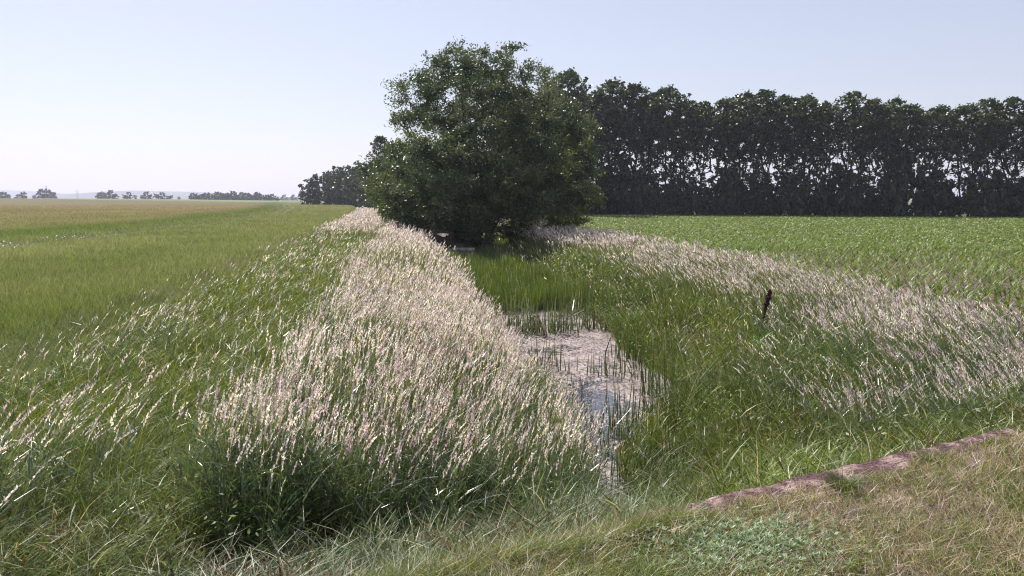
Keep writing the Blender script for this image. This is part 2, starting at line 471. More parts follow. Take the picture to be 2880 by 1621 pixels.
def head_density(x, y):
    uu, out, t, wob = zone(x, y)
    n1 = fnoise(x, y, 2.4); n2 = fnoise(x + 50, y, .8)
    rlim = -2.2 + 1.1 * sstep(14, 10, y)
    rlim = rlim - .9 * sstep(30, 38, y)
    ll_ = -6.45 + .1 * sstep(14, 8, y)
    band_l = sstep(0, .6, uu + wob * .5 - ll_) * sstep(rlim, rlim - .5, uu + wob * .3)
    band_l *= (.35 + .95 * sstep(.36, .6, n2)) * (1 - .5 * sstep(16, 8, y))
    band_l *= 1 - .75 * sstep(.56, .64, n1) * (y < 40)
    # loose row of clumps in the bright strip
    row = np.exp(-((uu + 8.6 + (vnoise(y, 0 * y, 5.) - .5) * 1.2) / .55) ** 2) * sstep(.46, .66, vnoise(x, y, 1.7)) * lerp(.4, .22, sstep(11, 16, y))
    row *= 1 + .3 * sstep(13, 9, y)
    row += .025
    row *= (uu < -5.5) * (uu > barley_edge(y) - .2)
    farl = sstep(45, 70, y) * (uu > barley_edge(y)) * (uu < -2) * .7
    llim = np.interp(y, [8, 13, 22, 40], [2.9, 3.0, 4.3, 3.8])
    band_r = sstep(llim - .3, llim + .9, uu + wob * .5) * sstep(maize_edge(y) + .35, maize_edge(y) - .5, uu + wob * .2) * (.3 + .9 * sstep(.34, .62, n2))
    band_r *= lerp(.75, 1.0, sstep(16, 28, y))
    loose = (uu > 1) * (uu < 8.5) * (.03 + .3 * sstep(.56, .66, vnoise(x + 17, y, .9)) * (y < 14))
    band_r = np.maximum(band_r, loose)
    rr_ = sstep(2.0, 3.5, x)
    near = lerp(sstep(3.0, 4.6, t + wob * .6), .75 * sstep(.5, 2.2, t + wob * .3), rr_)        # none right below the wall
    return np.clip(np.maximum(np.maximum(band_l, row), np.maximum(band_r, farl)), 0, 1.2) * near * (out > .15)

WIND = R(20)
# ---- tall seeding grass on the banks -----------------------------
HEADC = np.array(srgb(216, 205, 199)); HEADP = np.array(srgb(180, 162, 166)); HEADY = np.array(srgb(224, 214, 190))
STALK = np.array(srgb(150, 152, 104)); GREY_G = np.array(srgb(100, 128, 82)); DEEP = np.array(srgb(78, 98, 52)); BRIGHT = np.array(srgb(132, 150, 62)); BLUEG = np.array(srgb(112, 128, 106))

def lean_az(x, y):
    # the wind pushes the stems away from the camera and towards the ditch
    uu = x - xc(y)
    base = np.where(uu < 0, R(35), R(140))
    return base + (rng.random(len(x)) - .5) * 1.5

def tall_grass(side, name, label):
    b = Buf()
    x, y, d = fan(300000, 4.5, 175, 1.55)
    uu = x - xc(y)
    hd = head_density(x, y)
    ok = ((uu < 0) if side < 0 else (uu >= 0)) & (rng.random(len(x)) < hd) & (hd > .02) & (y > 2) & ~gaps(x, y)
    x, y, d, hd = x[ok], y[ok], d[ok], hd[ok]
    uu = x - xc(y)
    n = len(x)
    z = ground_z(x, y)
    h = (.88 + .55 * rng.random(n)) * lerp(.80, 1.12, fnoise(x, y, 1.2)) * np.where(uu < -7, .78, 1) * np.where(uu > 0, .84, 1)
    h = h * lerp(.72, 1, sstep(1.5, 5, edge_t(x, y)))
    az = lean_az(x, y)
    w = np.maximum(.0045, .55 * d / 788)
    wind = (vnoise(x, y, 1.8) - .35) * np.where(uu < 0, .35, .6) + np.where(uu < 0, 0, .15) + .25 * (uu < -7)
    lean = .01 + .13 * rng.random(n) + wind * .3
    bend = .04 + .18 * rng.random(n) ** 2 + wind * .25
    c0 = mixc(jitter(GREY_G, n), jitter(STALK, n), np.full(n, .3)); c1 = jitter(STALK * 1.15, n)
    V, F, C, tips, td = strips(np.stack([x, y, z - .02], -1), h, w, az, lean, bend, 4, c0, c1, taper=.3)
    b.add(V, F, C, 0)
    pick = np.clip(rng.random(n) + (fnoise(x + 5, y - 5, 1.4) - .5) * 1.2, 0, 1)
    hc = np.where((pick < .3)[:, None], jitter(HEADP, n, .15), np.where((pick < .45)[:, None], jitter(HEADY, n, .12), jitter(HEADC, n, .12)))
    hc = hc * lerp(.78, 1.18, fnoise(x - 8, y + 3, 1.0))[:, None]
    L = (.11 + .17 * rng.random(n)) * np.where(d > 40, 1.2, 1)
    W = np.maximum(.017 + .022 * rng.random(n), 1.45 * d / 788)
    heads(b, tips, td, L, W, hc, d, 1)
    # short blades at the nodes of the stems
    rep = 5
    s_ = d < 20
    xi, yi = np.repeat(x[s_], rep), np.repeat(y[s_], rep); m = len(xi)
    kk = .12 + .62 * rng.random(m)
    Hs = np.repeat(h[s_], rep); Ls = np.repeat(lean[s_], rep); Bs = np.repeat(bend[s_], rep); As = np.repeat(az[s_], rep)
    off = (Ls * kk + Bs * kk ** 2.2) * Hs
    P = np.stack([xi + np.cos(As) * off, yi + np.sin(As) * off, np.repeat(z[s_], rep) + Hs * kk], -1)
    cl = mixc(jitter(BLUEG, m, .25), jitter(GREY_G, m, .25), rng.random(m))
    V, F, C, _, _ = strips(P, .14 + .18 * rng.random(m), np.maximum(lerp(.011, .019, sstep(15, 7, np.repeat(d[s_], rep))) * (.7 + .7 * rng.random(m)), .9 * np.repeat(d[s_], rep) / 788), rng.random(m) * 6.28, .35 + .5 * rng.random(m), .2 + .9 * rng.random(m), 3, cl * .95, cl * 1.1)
    b.add(V, F, C, 3)
    # leaves of the same plants
    rep = 2
    xi, yi = np.repeat(x, rep) + rng.normal(size=n * rep) * .06, np.repeat(y, rep) + rng.normal(size=n * rep) * .06
    di = np.repeat(d, rep); m = len(xi)
    hh = np.repeat(h, rep) * (.45 + .35 * rng.random(m))
    w = np.maximum(.009, .9 * di / 788)
    cl = mixc(jitter(GREY_G, m), jitter(DEEP, m), rng.random(m))
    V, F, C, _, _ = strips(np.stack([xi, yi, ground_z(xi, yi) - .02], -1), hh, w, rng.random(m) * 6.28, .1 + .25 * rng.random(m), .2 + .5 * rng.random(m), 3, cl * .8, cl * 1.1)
    b.add(V, F, C, 2)
    o = mesh_obj(name, b.mesh(name, [M['grass'], M['head'], M['broad'], M['node']]))
    tag(o, label, 'grass', kind='stuff')
tall_grass(-1, 'tall_grass', 'pale seeding tall grass on the left bank of the ditch')
tall_grass(1, 'tall_grass', 'pale seeding tall grass along the maize edge on the right bank')

# ---- green undergrowth everywhere outside water ------------------
def undergrowth():
    b = Buf()
    x, y, d = fan(480000, 3.9, 150, 1.5)
    uu, out, t, wob = zone(x, y)
    bl = barley_edge(y)
    ok = (t > .02) & (out > .0) & (uu > bl - .3) & (uu < maize_edge(y) + .1 + wob * .3) & (y > 1)
    # thin spots show dead litter and shade
    ok &= fnoise(x + 3, y + 77, .7) < .66 + .1 * rng.random(len(x))
    ok &= ~gaps(x, y) | (rng.random(len(x)) < .07)
    x, y, d, uu, out, t = x[ok], y[ok], d[ok], uu[ok], out[ok], t[ok]
    n = len(x)
    z = ground_z(x, y)
    hd = head_density(x, y)
    near = sstep(6.5, 2.5, t)               # embankment below the wall
    strip = sstep(-5.2, -6.2, uu)           # bright strip on the left
    slope = sstep(5, 1.0, out) * (1 - strip)
    h = .38 + .3 * rng.random(n)
    h = lerp(h, .30 + .25 * rng.random(n), strip * (1 - near))
    h = lerp(h, .30 + .34 * rng.random(n), near)
    tall = sstep(.50, .62, vnoise(x + 29, y - 13, .9)) * (x > xc(y)) * (y > 7) * (y < 30)     # rank clumps on the right slope
    h = h * (1 + .55 * tall)
    h = h * lerp(.6, 1, sstep(.02, .9, t)) * lerp(.15, 1.85, fnoise(x, y, .75))
    h = np.where(t < .5, np.minimum(h, .36), h)
    h = h * lerp(1, .72, near * (rng.random(n) < .8))
    h = h * (1 - .6 * (np.abs(uu + 1.4) < 1.7) * (y > 34) * (y < 49))
    wbase = lerp(.009, .0125, near)
    w = np.maximum(wbase * (.6 + .8 * rng.random(n)), .95 * d / 788)
    k = rng.random(n)
    c = mixc(jitter(DEEP, n, .55, .12), jitter(BRIGHT, n, .45, .12), np.clip(fnoise(x, y, 1.3) * 2.0 - .5 + .5 * (k - .5) + .25 * (x > xc(y)), 0, 1))
    c = mixc(c, jitter(DEEP * .8, n, .4, .1), tall * .6)
    c = mixc(c, jitter(BRIGHT, n, .25, .1), strip * .62 * (1 - near * .8))
    c = mixc(c, jitter(BLUEG * .8, n, .4), np.clip(near * (x < 1.0) * .6 * (k + .3), 0, 1))
    c = mixc(c, jitter(GREY_G, n, .2), np.clip(hd, 0, 1) * .6)
    dry = (rng.random(n) < .06 + .05 * hd)
    c = np.where(dry[:, None], jitter(HEADY * .8, n), c)
    red = (fnoise(x - 20, y, .6) > .63) & (near > .4) & (rng.random(n) < .45)
    c = np.where(red[:, None], jitter(np.array(srgb(112, 76, 44)), n), c)
    lean = .05 + .3 * rng.random(n); bend = .05 + .75 * rng.random(n) ** 1.5
    az = np.where(rng.random(n) < .4 - .28 * near, lean_az(x, y), rng.random(n) * 6.28)
    lifted = rng.random(n) < lerp(.45, .78, near)       # blades leaving the stems higher up
    z = z + np.where(lifted, h * (.15 + .6 * rng.random(n)), 0)
    h = np.where(lifted, .12 + .16 * rng.random(n), h)
    lean = np.where(lifted, .3 + .7 * rng.random(n), lean); bend = np.where(lifted, .3 + .9 * rng.random(n), bend)
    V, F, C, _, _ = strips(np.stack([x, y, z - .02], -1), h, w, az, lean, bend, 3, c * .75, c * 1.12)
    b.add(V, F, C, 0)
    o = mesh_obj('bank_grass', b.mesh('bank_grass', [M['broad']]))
    tag(o, 'green leafy grass covering the ditch banks below the seed heads', 'grass', kind='stuff')
undergrowth()

# ---- broad-leaved herbs on the right slope -----------------------
def herbs():
    b = Buf()
    x, y, d = fan(60000, 5, 45, 1.5)
    uu, out, t, wob = zone(x, y)
    ok = (t > .6) & (out > -.1) & (out < 3.6) & (x > xc(y)) & (fnoise(x + 13, y, 1.2) > .45)
    ok |= (t > .5) & (out > 1) & (x < 0) & (y < 12) & (fnoise(x + 63, y, .9) > .66) & (y > 6.3)
    x, y, d, t = x[ok], y[ok], d[ok], t[ok]
    n = len(x)
    z = ground_z(x, y) + (.1 + .5 * rng.random(n)) * lerp(.6, 1, sstep(.5, 2.5, t))
    s = np.maximum(.018 + .024 * rng.random(n), 1.5 * d / 788)
    a = rng.random(n) * 6.28
    nrm = np.stack([rng.normal(size=n) * .5, rng.normal(size=n) * .5 - .2, np.ones(n)], -1); nrm /= np.linalg.norm(nrm, axis=1, keepdims=True)
    e1 = np.cross(nrm, np.stack([np.cos(a), np.sin(a), 0 * a], -1)); e1 /= np.linalg.norm(e1, axis=1, keepdims=True)
    e2 = np.cross(nrm, e1)
    c0 = np.stack([x, y, z], -1); S = s[:, None]
    V = np.stack([c0 - e1 * S, c0 + e2 * S * .42, c0 + e1 * S, c0 - e2 * S * .42], 1).reshape(-1, 3)
    c = mixc(jitter(DEEP, n, .3), jitter(BRIGHT, n, .2), rng.random(n))
    b.add(V, np.arange(len(V)).reshape(-1, 4), np.repeat(c, 4, 0), 0)
    o = mesh_obj('wild_herbs', b.mesh('wild_herbs', [M['herb']]))
    tag(o, 'low leafy wild herbs on the slopes beside the water', 'plants', kind='stuff')
herbs()

# ---- dense green reed leaves filling the ditch behind the pond ----
def ditch_reeds():
    b = Buf()
    n0 = 60000
    y = 25.5 + rng.random(n0) ** 1.2 * 34
    l, r = ditch_edges(y)
    x = l - 1.2 + rng.random(n0) * (r - l + 2.0)
    x += (y < 30) * 0
    d = np.hypot(x, y)
    fill = sstep(28.5, 31.5, y + (vnoise(x, y, 1.1) - .5) * 3 + 1.5 * np.abs(x - (l + r) / 2) / ((r - l) / 2))
    ok = rng.random(n0) < fill * .55
    x, y, d = x[ok], y[ok], d[ok]; n = len(x)
    z = np.maximum(ground_z(x, y), WZ)
    h = (.6 + .6 * rng.random(n)) * lerp(.6, 1.3, fnoise(x, y, 1.4))
    w = np.maximum(.014, 1.0 * d / 788)
    c = mixc(jitter(np.array(srgb(122, 144, 52)), n, .5, .1), jitter(DEEP, n, .5, .1), np.clip(rng.random(n) * .6 + fnoise(x, y, .9) * 1.2 - .45, 0, 1))
    c = np.where((rng.random(n) < .07)[:, None], jitter(HEADC * .8, n), c)
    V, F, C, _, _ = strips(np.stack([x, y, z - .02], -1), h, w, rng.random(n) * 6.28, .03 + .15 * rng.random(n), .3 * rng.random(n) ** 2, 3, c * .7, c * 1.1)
    b.add(V, F, C, 0)
    o = mesh_obj('reed_bed', b.mesh('reed_bed', [M['reed']]))
    tag(o, 'bright green reeds filling the ditch between pond and willow', 'reeds', kind='stuff')
ditch_reeds()

# ---- mown verge by the road --------------------------------------
def verge():
    b = Buf()
    x, y, d = fan(560000, 2.2, 9.5, 1.2, R(46))
    q = 1.5 - 2.5 * rng.random(40000) ** 1.5; tt_ = -.2 + .20 * rng.random(40000)     # fringe creeping over the wall
    x = np.concatenate([x, A[0] + D[0] * q + NN[0] * tt_]); y = np.concatenate([y, A[1] + D[1] * q + NN[1] * tt_]); d = np.hypot(x, y)
    t = edge_t(x, y)
    s_ = edge_s(x, y)
    edge = -.19 + (fnoise(x, y, .5) - .5) * .26
    left_cover = sstep(1.9, .6, s_)                     # grass creeps over the wall towards the left
    edge = edge + left_cover * .16 + .25 * sstep(3.9, 4.5, s_)
    ok = (t < np.minimum(edge, -.02)) & (y > -.5)
    dens = .35 + 1.1 * fnoise(x, y, .45)
    bare = sstep(.58, .68, fnoise(x + 40, y + 3, .55)) * sstep(.3, 1.6, x)
    ok &= rng.random(len(x)) < dens * (1 - .4 * bare)
    x, y, d, t = x[ok], y[ok], d[ok], t[ok]; n = len(x)
    z = ground_z(x, y)
    dry = np.clip(fnoise(x + 7, y, .8) * 1.8 - .62 + .36 * sstep(-.5, 2.4, x), .08, .72)
    isdry = rng.random(n) < dry
    flat = isdry & (rng.random(n) < .6)
    h = np.where(flat, .05 + .05 * rng.random(n), .06 + .11 * rng.random(n)) * lerp(1.1, .8, sstep(-1, 2, x)) * (.7 + .6 * fnoise(x, y, .6))
    w = np.maximum(.003 + .003 * rng.random(n), .85 * d / 788)
    c = np.where(isdry[:, None], jitter(np.array(srgb(196, 176, 164)), n, .4), mixc(jitter(np.array(srgb(100, 122, 58)), n, .4), jitter(np.array(srgb(148, 158, 88)), n, .3), rng.random(n)))
    lean = np.where(flat, 1.5 + rng.random(n), .1 + .4 * rng.random(n)); bend = .2 + .9 * rng.random(n)
    h = np.where(flat, h * .45, h)
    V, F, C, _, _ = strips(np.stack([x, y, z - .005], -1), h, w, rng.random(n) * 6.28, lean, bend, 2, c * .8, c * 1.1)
    b.add(V, F, C, 0)
    o = mesh_obj('mown_grass', b.mesh('mown_grass', [M['grass']]))
    tag(o, 'short dry mown grass on the road verge at lower right', 'grass', kind='stuff')
verge()

# tufts on the verge -------------------------------------------------
def tuft(x, y, r, h, n, label, col=(84, 100, 52), name='grass_tuft'):
    a = rng.random(n) * 6.28; q = r * rng.random(n) ** .7
    bx, by = np.cos(a) * q * .35, np.sin(a) * q * .35
    c = jitter(np.array(srgb(*col)), n, .3)
    hh = h * (.6 + .5 * rng.random(n))
    V, F, C, _, _ = strips(np.stack([bx, by, np.zeros(n) - .01], -1), hh, np.full(n, .0035), a, .1 + .5 * q / r + .2 * rng.random(n), .2 + .9 * rng.random(n), 3, c * .7, c * 1.1)
    me = make_mesh(name, V, F, [M['grass']], C)
    o = mesh_obj(name, me); o.location = (x, y, float(ground_z(x, y)) + .01)
    tag(o, label, 'grass tuft', 'tufts on the verge')
tuft(1.93, 4.43, .12, .12, 520, 'dense dark tuft growing on the concrete edge')
tuft(-.05, 2.95, .2, .2, 300, 'fresh green tuft near the bottom edge of the photo', (110, 138, 66))
tuft(3.0, 3.6, .14, .13, 240, 'bright green tuft in dry grass at far lower right', (104, 140, 60))
tuft(2.75, 5.0, .2, .1, 300, 'olive tuft on the concrete near its right end', (104, 112, 64))

# silvery mugwort seedlings -------------------------------------------
def silver_patch():
    b = Buf()
    n0 = 1100
    cx = 1.14 + rng.normal(size=n0) * .23; cy = 3.62 + rng.normal(size=n0) * .17
    cx = cx + (3.62 - cy) * -.3
    for i in range(n0):
        k = 9
        a = rng.random(k) * 6.28
        L = .014 + .014 * rng.random(k)
        p = np.stack([np.full(k, cx[i]), np.full(k, cy[i]), np.full(k, float(ground_z(cx[i], cy[i])) + .02 + .05 * rng.random())], -1)
        c = jitter(np.array(srgb(164, 186, 154)), k, .2)
        V, F, C, _, _ = strips(p, L * .7, L * .42, a, np.full(k, 1.3), np.full(k, .2), 2, c, c * 1.1)
        b.add(V, F, C, 0)
    o = mesh_obj('silvery_herb', b.mesh('silvery_herb', [M['herb']]))
    tag(o, 'patch of silvery green feathery herb in the mown verge', 'plants', kind='stuff')
silver_patch()

# ---------------------------------------------------------------- barley
def tram(y): return np.interp(y, [0, 39, 53.6, 93, 150, 210, 420], [-25, -25.5, -26.7, -32, -43, -58, -120])
def barley():
    ys = np.concatenate([np.arange(-14, 60, .5), 60 + (np.exp(np.linspace(0, 3.2, 130)) - 1) / (math.exp(3.2) - 1) * 400])
    vs = np.concatenate([[0, .0001, .002, .006], np.linspace(.012, .5, 110) ** 1.6 / .5 ** .6, np.linspace(.52, 1, 40)])
    Yb, Vb = np.meshgrid(ys, np.sort(vs), indexing='ij')
    xe = xc(Yb) + barley_edge(Yb) + (vnoise(Yb, Yb * 0, 1.7) - .5) * .5
    xe = np.where(Yb > 210, np.minimum(xe, -.235 * Yb), xe)
    Xb = xe - Vb * (50 + np.maximum(Yb, 0) * 1.5 + 20)
    g = ground_z(Xb, Yb)
    inside = .35 + .65 * sstep(0, 1.3, xe - Xb)
    far_end = 1 - sstep(440, 460, Yb)
    bb = fnoise(Xb, Yb, 2.2)
    tr = np.abs(Xb - tram(Yb)); tr2 = np.abs(Xb - tram(Yb) + 1.9)
    dip = np.maximum(np.exp(-(tr / .45) ** 2), np.exp(-(tr2 / .45) ** 2)) * .5 + np.exp(-((Xb - tram(Yb) + .9) / 1.3) ** 2) * .1
    Zb = g + (lerp(.56, .70, sstep(140, 330, Yb)) + (bb - .5) * .16 + (fnoise(Xb, Yb, 14) - .5) * .25) * inside * far_end * (1 - np.clip(dip, 0, .8)) - .03
    q = fnoise(Xb, Yb, 5.0); q2 = fnoise(Xb + 90, Yb * 1.5, 22.)
    base = lerp(np.array(srgb(110, 116, 60)), np.array(srgb(138, 136, 84)), q[..., None])
    base = lerp(base, np.array(srgb(84, 104, 36)) + 0 * base, (sstep(34, 10, Yb) * .7)[..., None])
    brown = lerp(np.array(srgb(120, 110, 64)), np.array(srgb(146, 132, 92)), q2[..., None])
    beyond = sstep(2, 6, tram(Yb) - Xb)
    kk = beyond * sstep(.25, .6, q2 + .25 * sstep(60, 160, Yb)) * .8 + .25 * sstep(60, 200, Yb)
    cb = lerp(base, brown, np.clip(kk, 0, .95)[..., None])
    greenband = np.exp(-((Xb - tram(Yb) + 7) / 4.5) ** 2) * sstep(30, 60, Yb)
    cb = lerp(cb, np.array(srgb(74, 104, 36)) + 0 * cb, (greenband * .75)[..., None])
    cb = cb * lerp(.55, .62, sstep(140, 330, Yb))[..., None]
    ny_, nv_ = Yb.shape
    ii = np.arange(ny_ * nv_).reshape(ny_, nv_)
    F = np.stack([ii[:-1, :-1], ii[:-1, 1:], ii[1:, 1:], ii[1:, :-1]], -1).reshape(-1, 4)
    b = Buf()
    b.add(np.stack([Xb, Yb, Zb], -1).reshape(-1, 3), F, cb.reshape(-1, 3), 0)
    # ears and leaves standing above the canopy
    x, y, d = fan(850000, 7, 330, 1.8, R(40))
    uu = x - xc(y)
    dip = np.minimum(np.abs(x - tram(y)), np.abs(x - tram(y) + 1.9))
    ok = (uu < barley_edge(y) - .05 + (vnoise(y, y * 0, 1.7) - .5) * .5) & (dip > .6) & (y > 3)
    x, y, d = x[ok], y[ok], d[ok]; n = len(x)
    z = ground_z(x, y) + .50 - .42 * (1 - sstep(0, 1.3, barley_edge(y) - (x - xc(y)))) + (fnoise(x, y, 2.2) - .5) * .16 + (fnoise(x, y, 14) - .5) * .25
    h = .20 + .16 * rng.random(n)
    w = np.maximum(.005, .5 * d / 788)
    q = fnoise(x, y, 5.0); q2 = fnoise(x + 90, y * 1.5, 22.)
    base = mixc(jitter(np.array(srgb(112, 124, 70)), n, .15, .03), jitter(np.array(srgb(144, 148, 104)), n, .15, .03), q)
    base = mixc(base, jitter(np.array(srgb(100, 112, 50)), n, .1), sstep(34, 10, y) * .6)
    brown = mixc(jitter(np.array(srgb(140, 126, 92)), n), jitter(np.array(srgb(164, 148, 122)), n), q2)
    beyond = sstep(2, 6, tram(y) - x)
    c = mixc(base, brown, np.clip(beyond * sstep(.25, .6, q2 + .25 * sstep(60, 160, y)) * .62 + .2 * sstep(60, 200, y), 0, .95))
    gb = np.exp(-((x - tram(y) + 7) / 4.5) ** 2) * sstep(30, 60, y) * .75
    c = mixc(c, jitter(np.array(srgb(96, 118, 56)), n), gb)
    V, F, C, _, _ = strips(np.stack([x, y, z], -1), h, w, rng.random(n) * 6.28, .05 + .25 * rng.random(n), .1 + .5 * rng.random(n), 2, c * .85, c * 1.12)
    b.add(V, F, C, 0)
    o = mesh_obj('barley_crop', b.mesh('barley_crop', [M['crop']], smooth=True))
    tag(o, 'soft green ripening barley filling the field on the left', 'crop', kind='stuff')
barley()

def mayweed():
    b = Buf()
    n0 = 300
    y = 37 + rng.random(n0) ** 1.3 * 14
    x = tram(y) - .9 + rng.normal(size=n0) * .9
    keep = vnoise(x * .3, y, 1.6) > .45
    x, y = x[keep], y[keep]; n = len(x)
    z = ground_z(x, y) + .5 + .25 * rng.random(n)
    s = .025 + .03 * rng.random(n)
    a = rng.random(n) * 6.28
    P = np.stack([x, y, z], -1)
    o1 = np.stack([np.cos(a), np.sin(a), .6 * np.sin(a * 3)], -1) * s[:, None]; o2 = np.stack([-np.sin(a), np.cos(a), .7 + 0 * a], -1) * s[:, None] * .8
    V = np.stack([P - o1, P + o2, P + o1, P - o2], 1).reshape(-1, 3)
    b.add(V, np.arange(len(V)).reshape(-1, 4), None, 0)
    # a few on the rough edge of the field
    n = 46
    y = 19 + rng.random(n) * 14; x = xc(y) + barley_edge(y) + .4 + rng.random(n) * 1.6
    P = np.stack([x, y, ground_z(x, y) + .55 + .2 * rng.random(n)], -1); a = rng.random(n) * 6.28; s = .035
    o1 = np.stack([np.cos(a), np.sin(a), 0 * a], -1) * s; o2 = np.stack([-np.sin(a) * .5, np.cos(a) * .5, .8 + 0 * a], -1) * s
    V = np.stack([P - o1, P + o2, P + o1, P - o2], 1).reshape(-1, 3)
    b.add(V, np.arange(len(V)).reshape(-1, 4), None, 0)
    o = mesh_obj('white_flowers', b.mesh('white_flowers', [M['petal']]))
    tag(o, 'small white wild flowers along the tractor track in the barley', 'flowers', kind='stuff')
mayweed()

# ---------------------------------------------------------------- maize
MZ1, MZ2 = np.array(srgb(104, 130, 58)), np.array(srgb(150, 168, 98))
def maize_leaves(x, y, z, hgt, nl, d, segs):
    """leaf strips for plants at x,y,z; returns V,F,C"""
    n = len(x)
    X = np.repeat(x, nl); Yy = np.repeat(y, nl); Z = np.repeat(z, nl); H = np.repeat(hgt, nl); dd = np.repeat(d, nl)
    m = n * nl
    k = np.tile(np.arange(nl) / nl, n)
    az = np.repeat(rng.random(n) * 6.28, nl) + np.tile((np.arange(nl) % 2) * math.pi, n) + rng.normal(size=m) * .35
    base = np.stack([X, Yy, Z + H * k * .45], -1)
    h = H * (.55 + .25 * rng.random(m)) * lerp(1, .5, sstep(38, 60, dd))
    w = np.maximum(.045 * (.7 + .5 * rng.random(m)), 1.35 * dd / 788)
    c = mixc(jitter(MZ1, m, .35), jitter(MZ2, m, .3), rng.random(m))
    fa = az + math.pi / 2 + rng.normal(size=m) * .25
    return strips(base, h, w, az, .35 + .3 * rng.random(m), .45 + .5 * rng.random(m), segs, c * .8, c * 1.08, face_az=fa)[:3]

def maize():
    # six plants modelled with their parts, copied as individuals along the near edge
    protos = []
    for v in range(6):
        hgt = .36 + .035 * v
        V, F, C = maize_leaves(np.zeros(1), np.zeros(1), np.zeros(1), np.array([hgt]), 7, np.array([20.]), 4)
        leaf_me = make_mesh('leaves', V, F, [M['maize']], C)
        V, F, C, _, _ = strips(np.zeros((3, 3)), np.full(3, hgt * .6), np.full(3, .028), np.zeros(3), np.zeros(3), np.zeros(3), 2,
                               jitter(MZ1 * .8, 3), jitter(MZ1, 3), taper=.6, face_az=np.array([0, 1.05, 2.1]))
        stem_me = make_mesh('stem', V, F, [M['maize']], C)
        protos.append((leaf_me, stem_me))
    pts = []
    rows = np.arange(6.4, 40, .72)
    r2 = np.random.default_rng(11)
    for ur in rows:
        for yy in np.arange(8, 45, .26):
            y = yy + r2.normal() * .04; x = float(xc(y)) + ur + r2.normal() * .05
            if abs(math.atan2(x, y)) > R(37) or x < 0: continue
            k_ = ur - float(maize_edge(y))
            if k_ < .15 or y < 9: continue
            miss = .5 if k_ < 1.1 else .28 if k_ < 3 and y < 25 else .04
            if r2.random() < miss: continue
            pts.append((math.hypot(x, y), x, y, ur))
    pts.sort()
    near, rest = pts[:290], pts[290:]
    for i, (d, x, y, ur) in enumerate(near):
        lm, sm = protos[i % 6]
        e = empty('maize_plant', (x, y, float(ground_z(x, y))), random.random() * 6.28, .75 + .45 * random.random())
        tag(e, 'young green maize plant in bare mauve soil at the near edge of the maize field', 'maize plant', 'young maize plants at the near field edge')
        mesh_obj('leaves', lm, e); mesh_obj('stem', sm, e)
    b = Buf()
    P = np.array(rest); x, y, d = P[:, 1], P[:, 2], P[:, 0]
    # nearer plants full, farther ones progressively simpler
    for lo, hi, nl, sg in ((0, 32, 6, 3), (32, 60, 5, 2)):
        s = (d >= lo) & (d < hi)
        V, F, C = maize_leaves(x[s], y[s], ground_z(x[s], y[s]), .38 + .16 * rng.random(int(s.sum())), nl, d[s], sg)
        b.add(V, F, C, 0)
    xx, yy, dd = fan(150000, 26, 175, 1.7, R(41))
    uu = xx - xc(yy)
    pole = (yy + (xx - 10.8) * .37 < 148)
    done = (uu < 40) & (yy < 45)
    ok = (uu > 8.4) & pole & ~done
    xx, yy, dd = xx[ok], yy[ok], dd[ok]
    V, F, C = maize_leaves(xx, yy, ground_z(xx, yy), .40 + .16 * rng.random(len(xx)), 3, dd, 2)
    b.add(V, F, C, 0)
    o = mesh_obj('maize_crop', b.mesh('maize_crop', [M['maize']]))
    tag(o, 'dense green young maize covering the field up to the dark tree row', 'crop', kind='stuff')
maize()

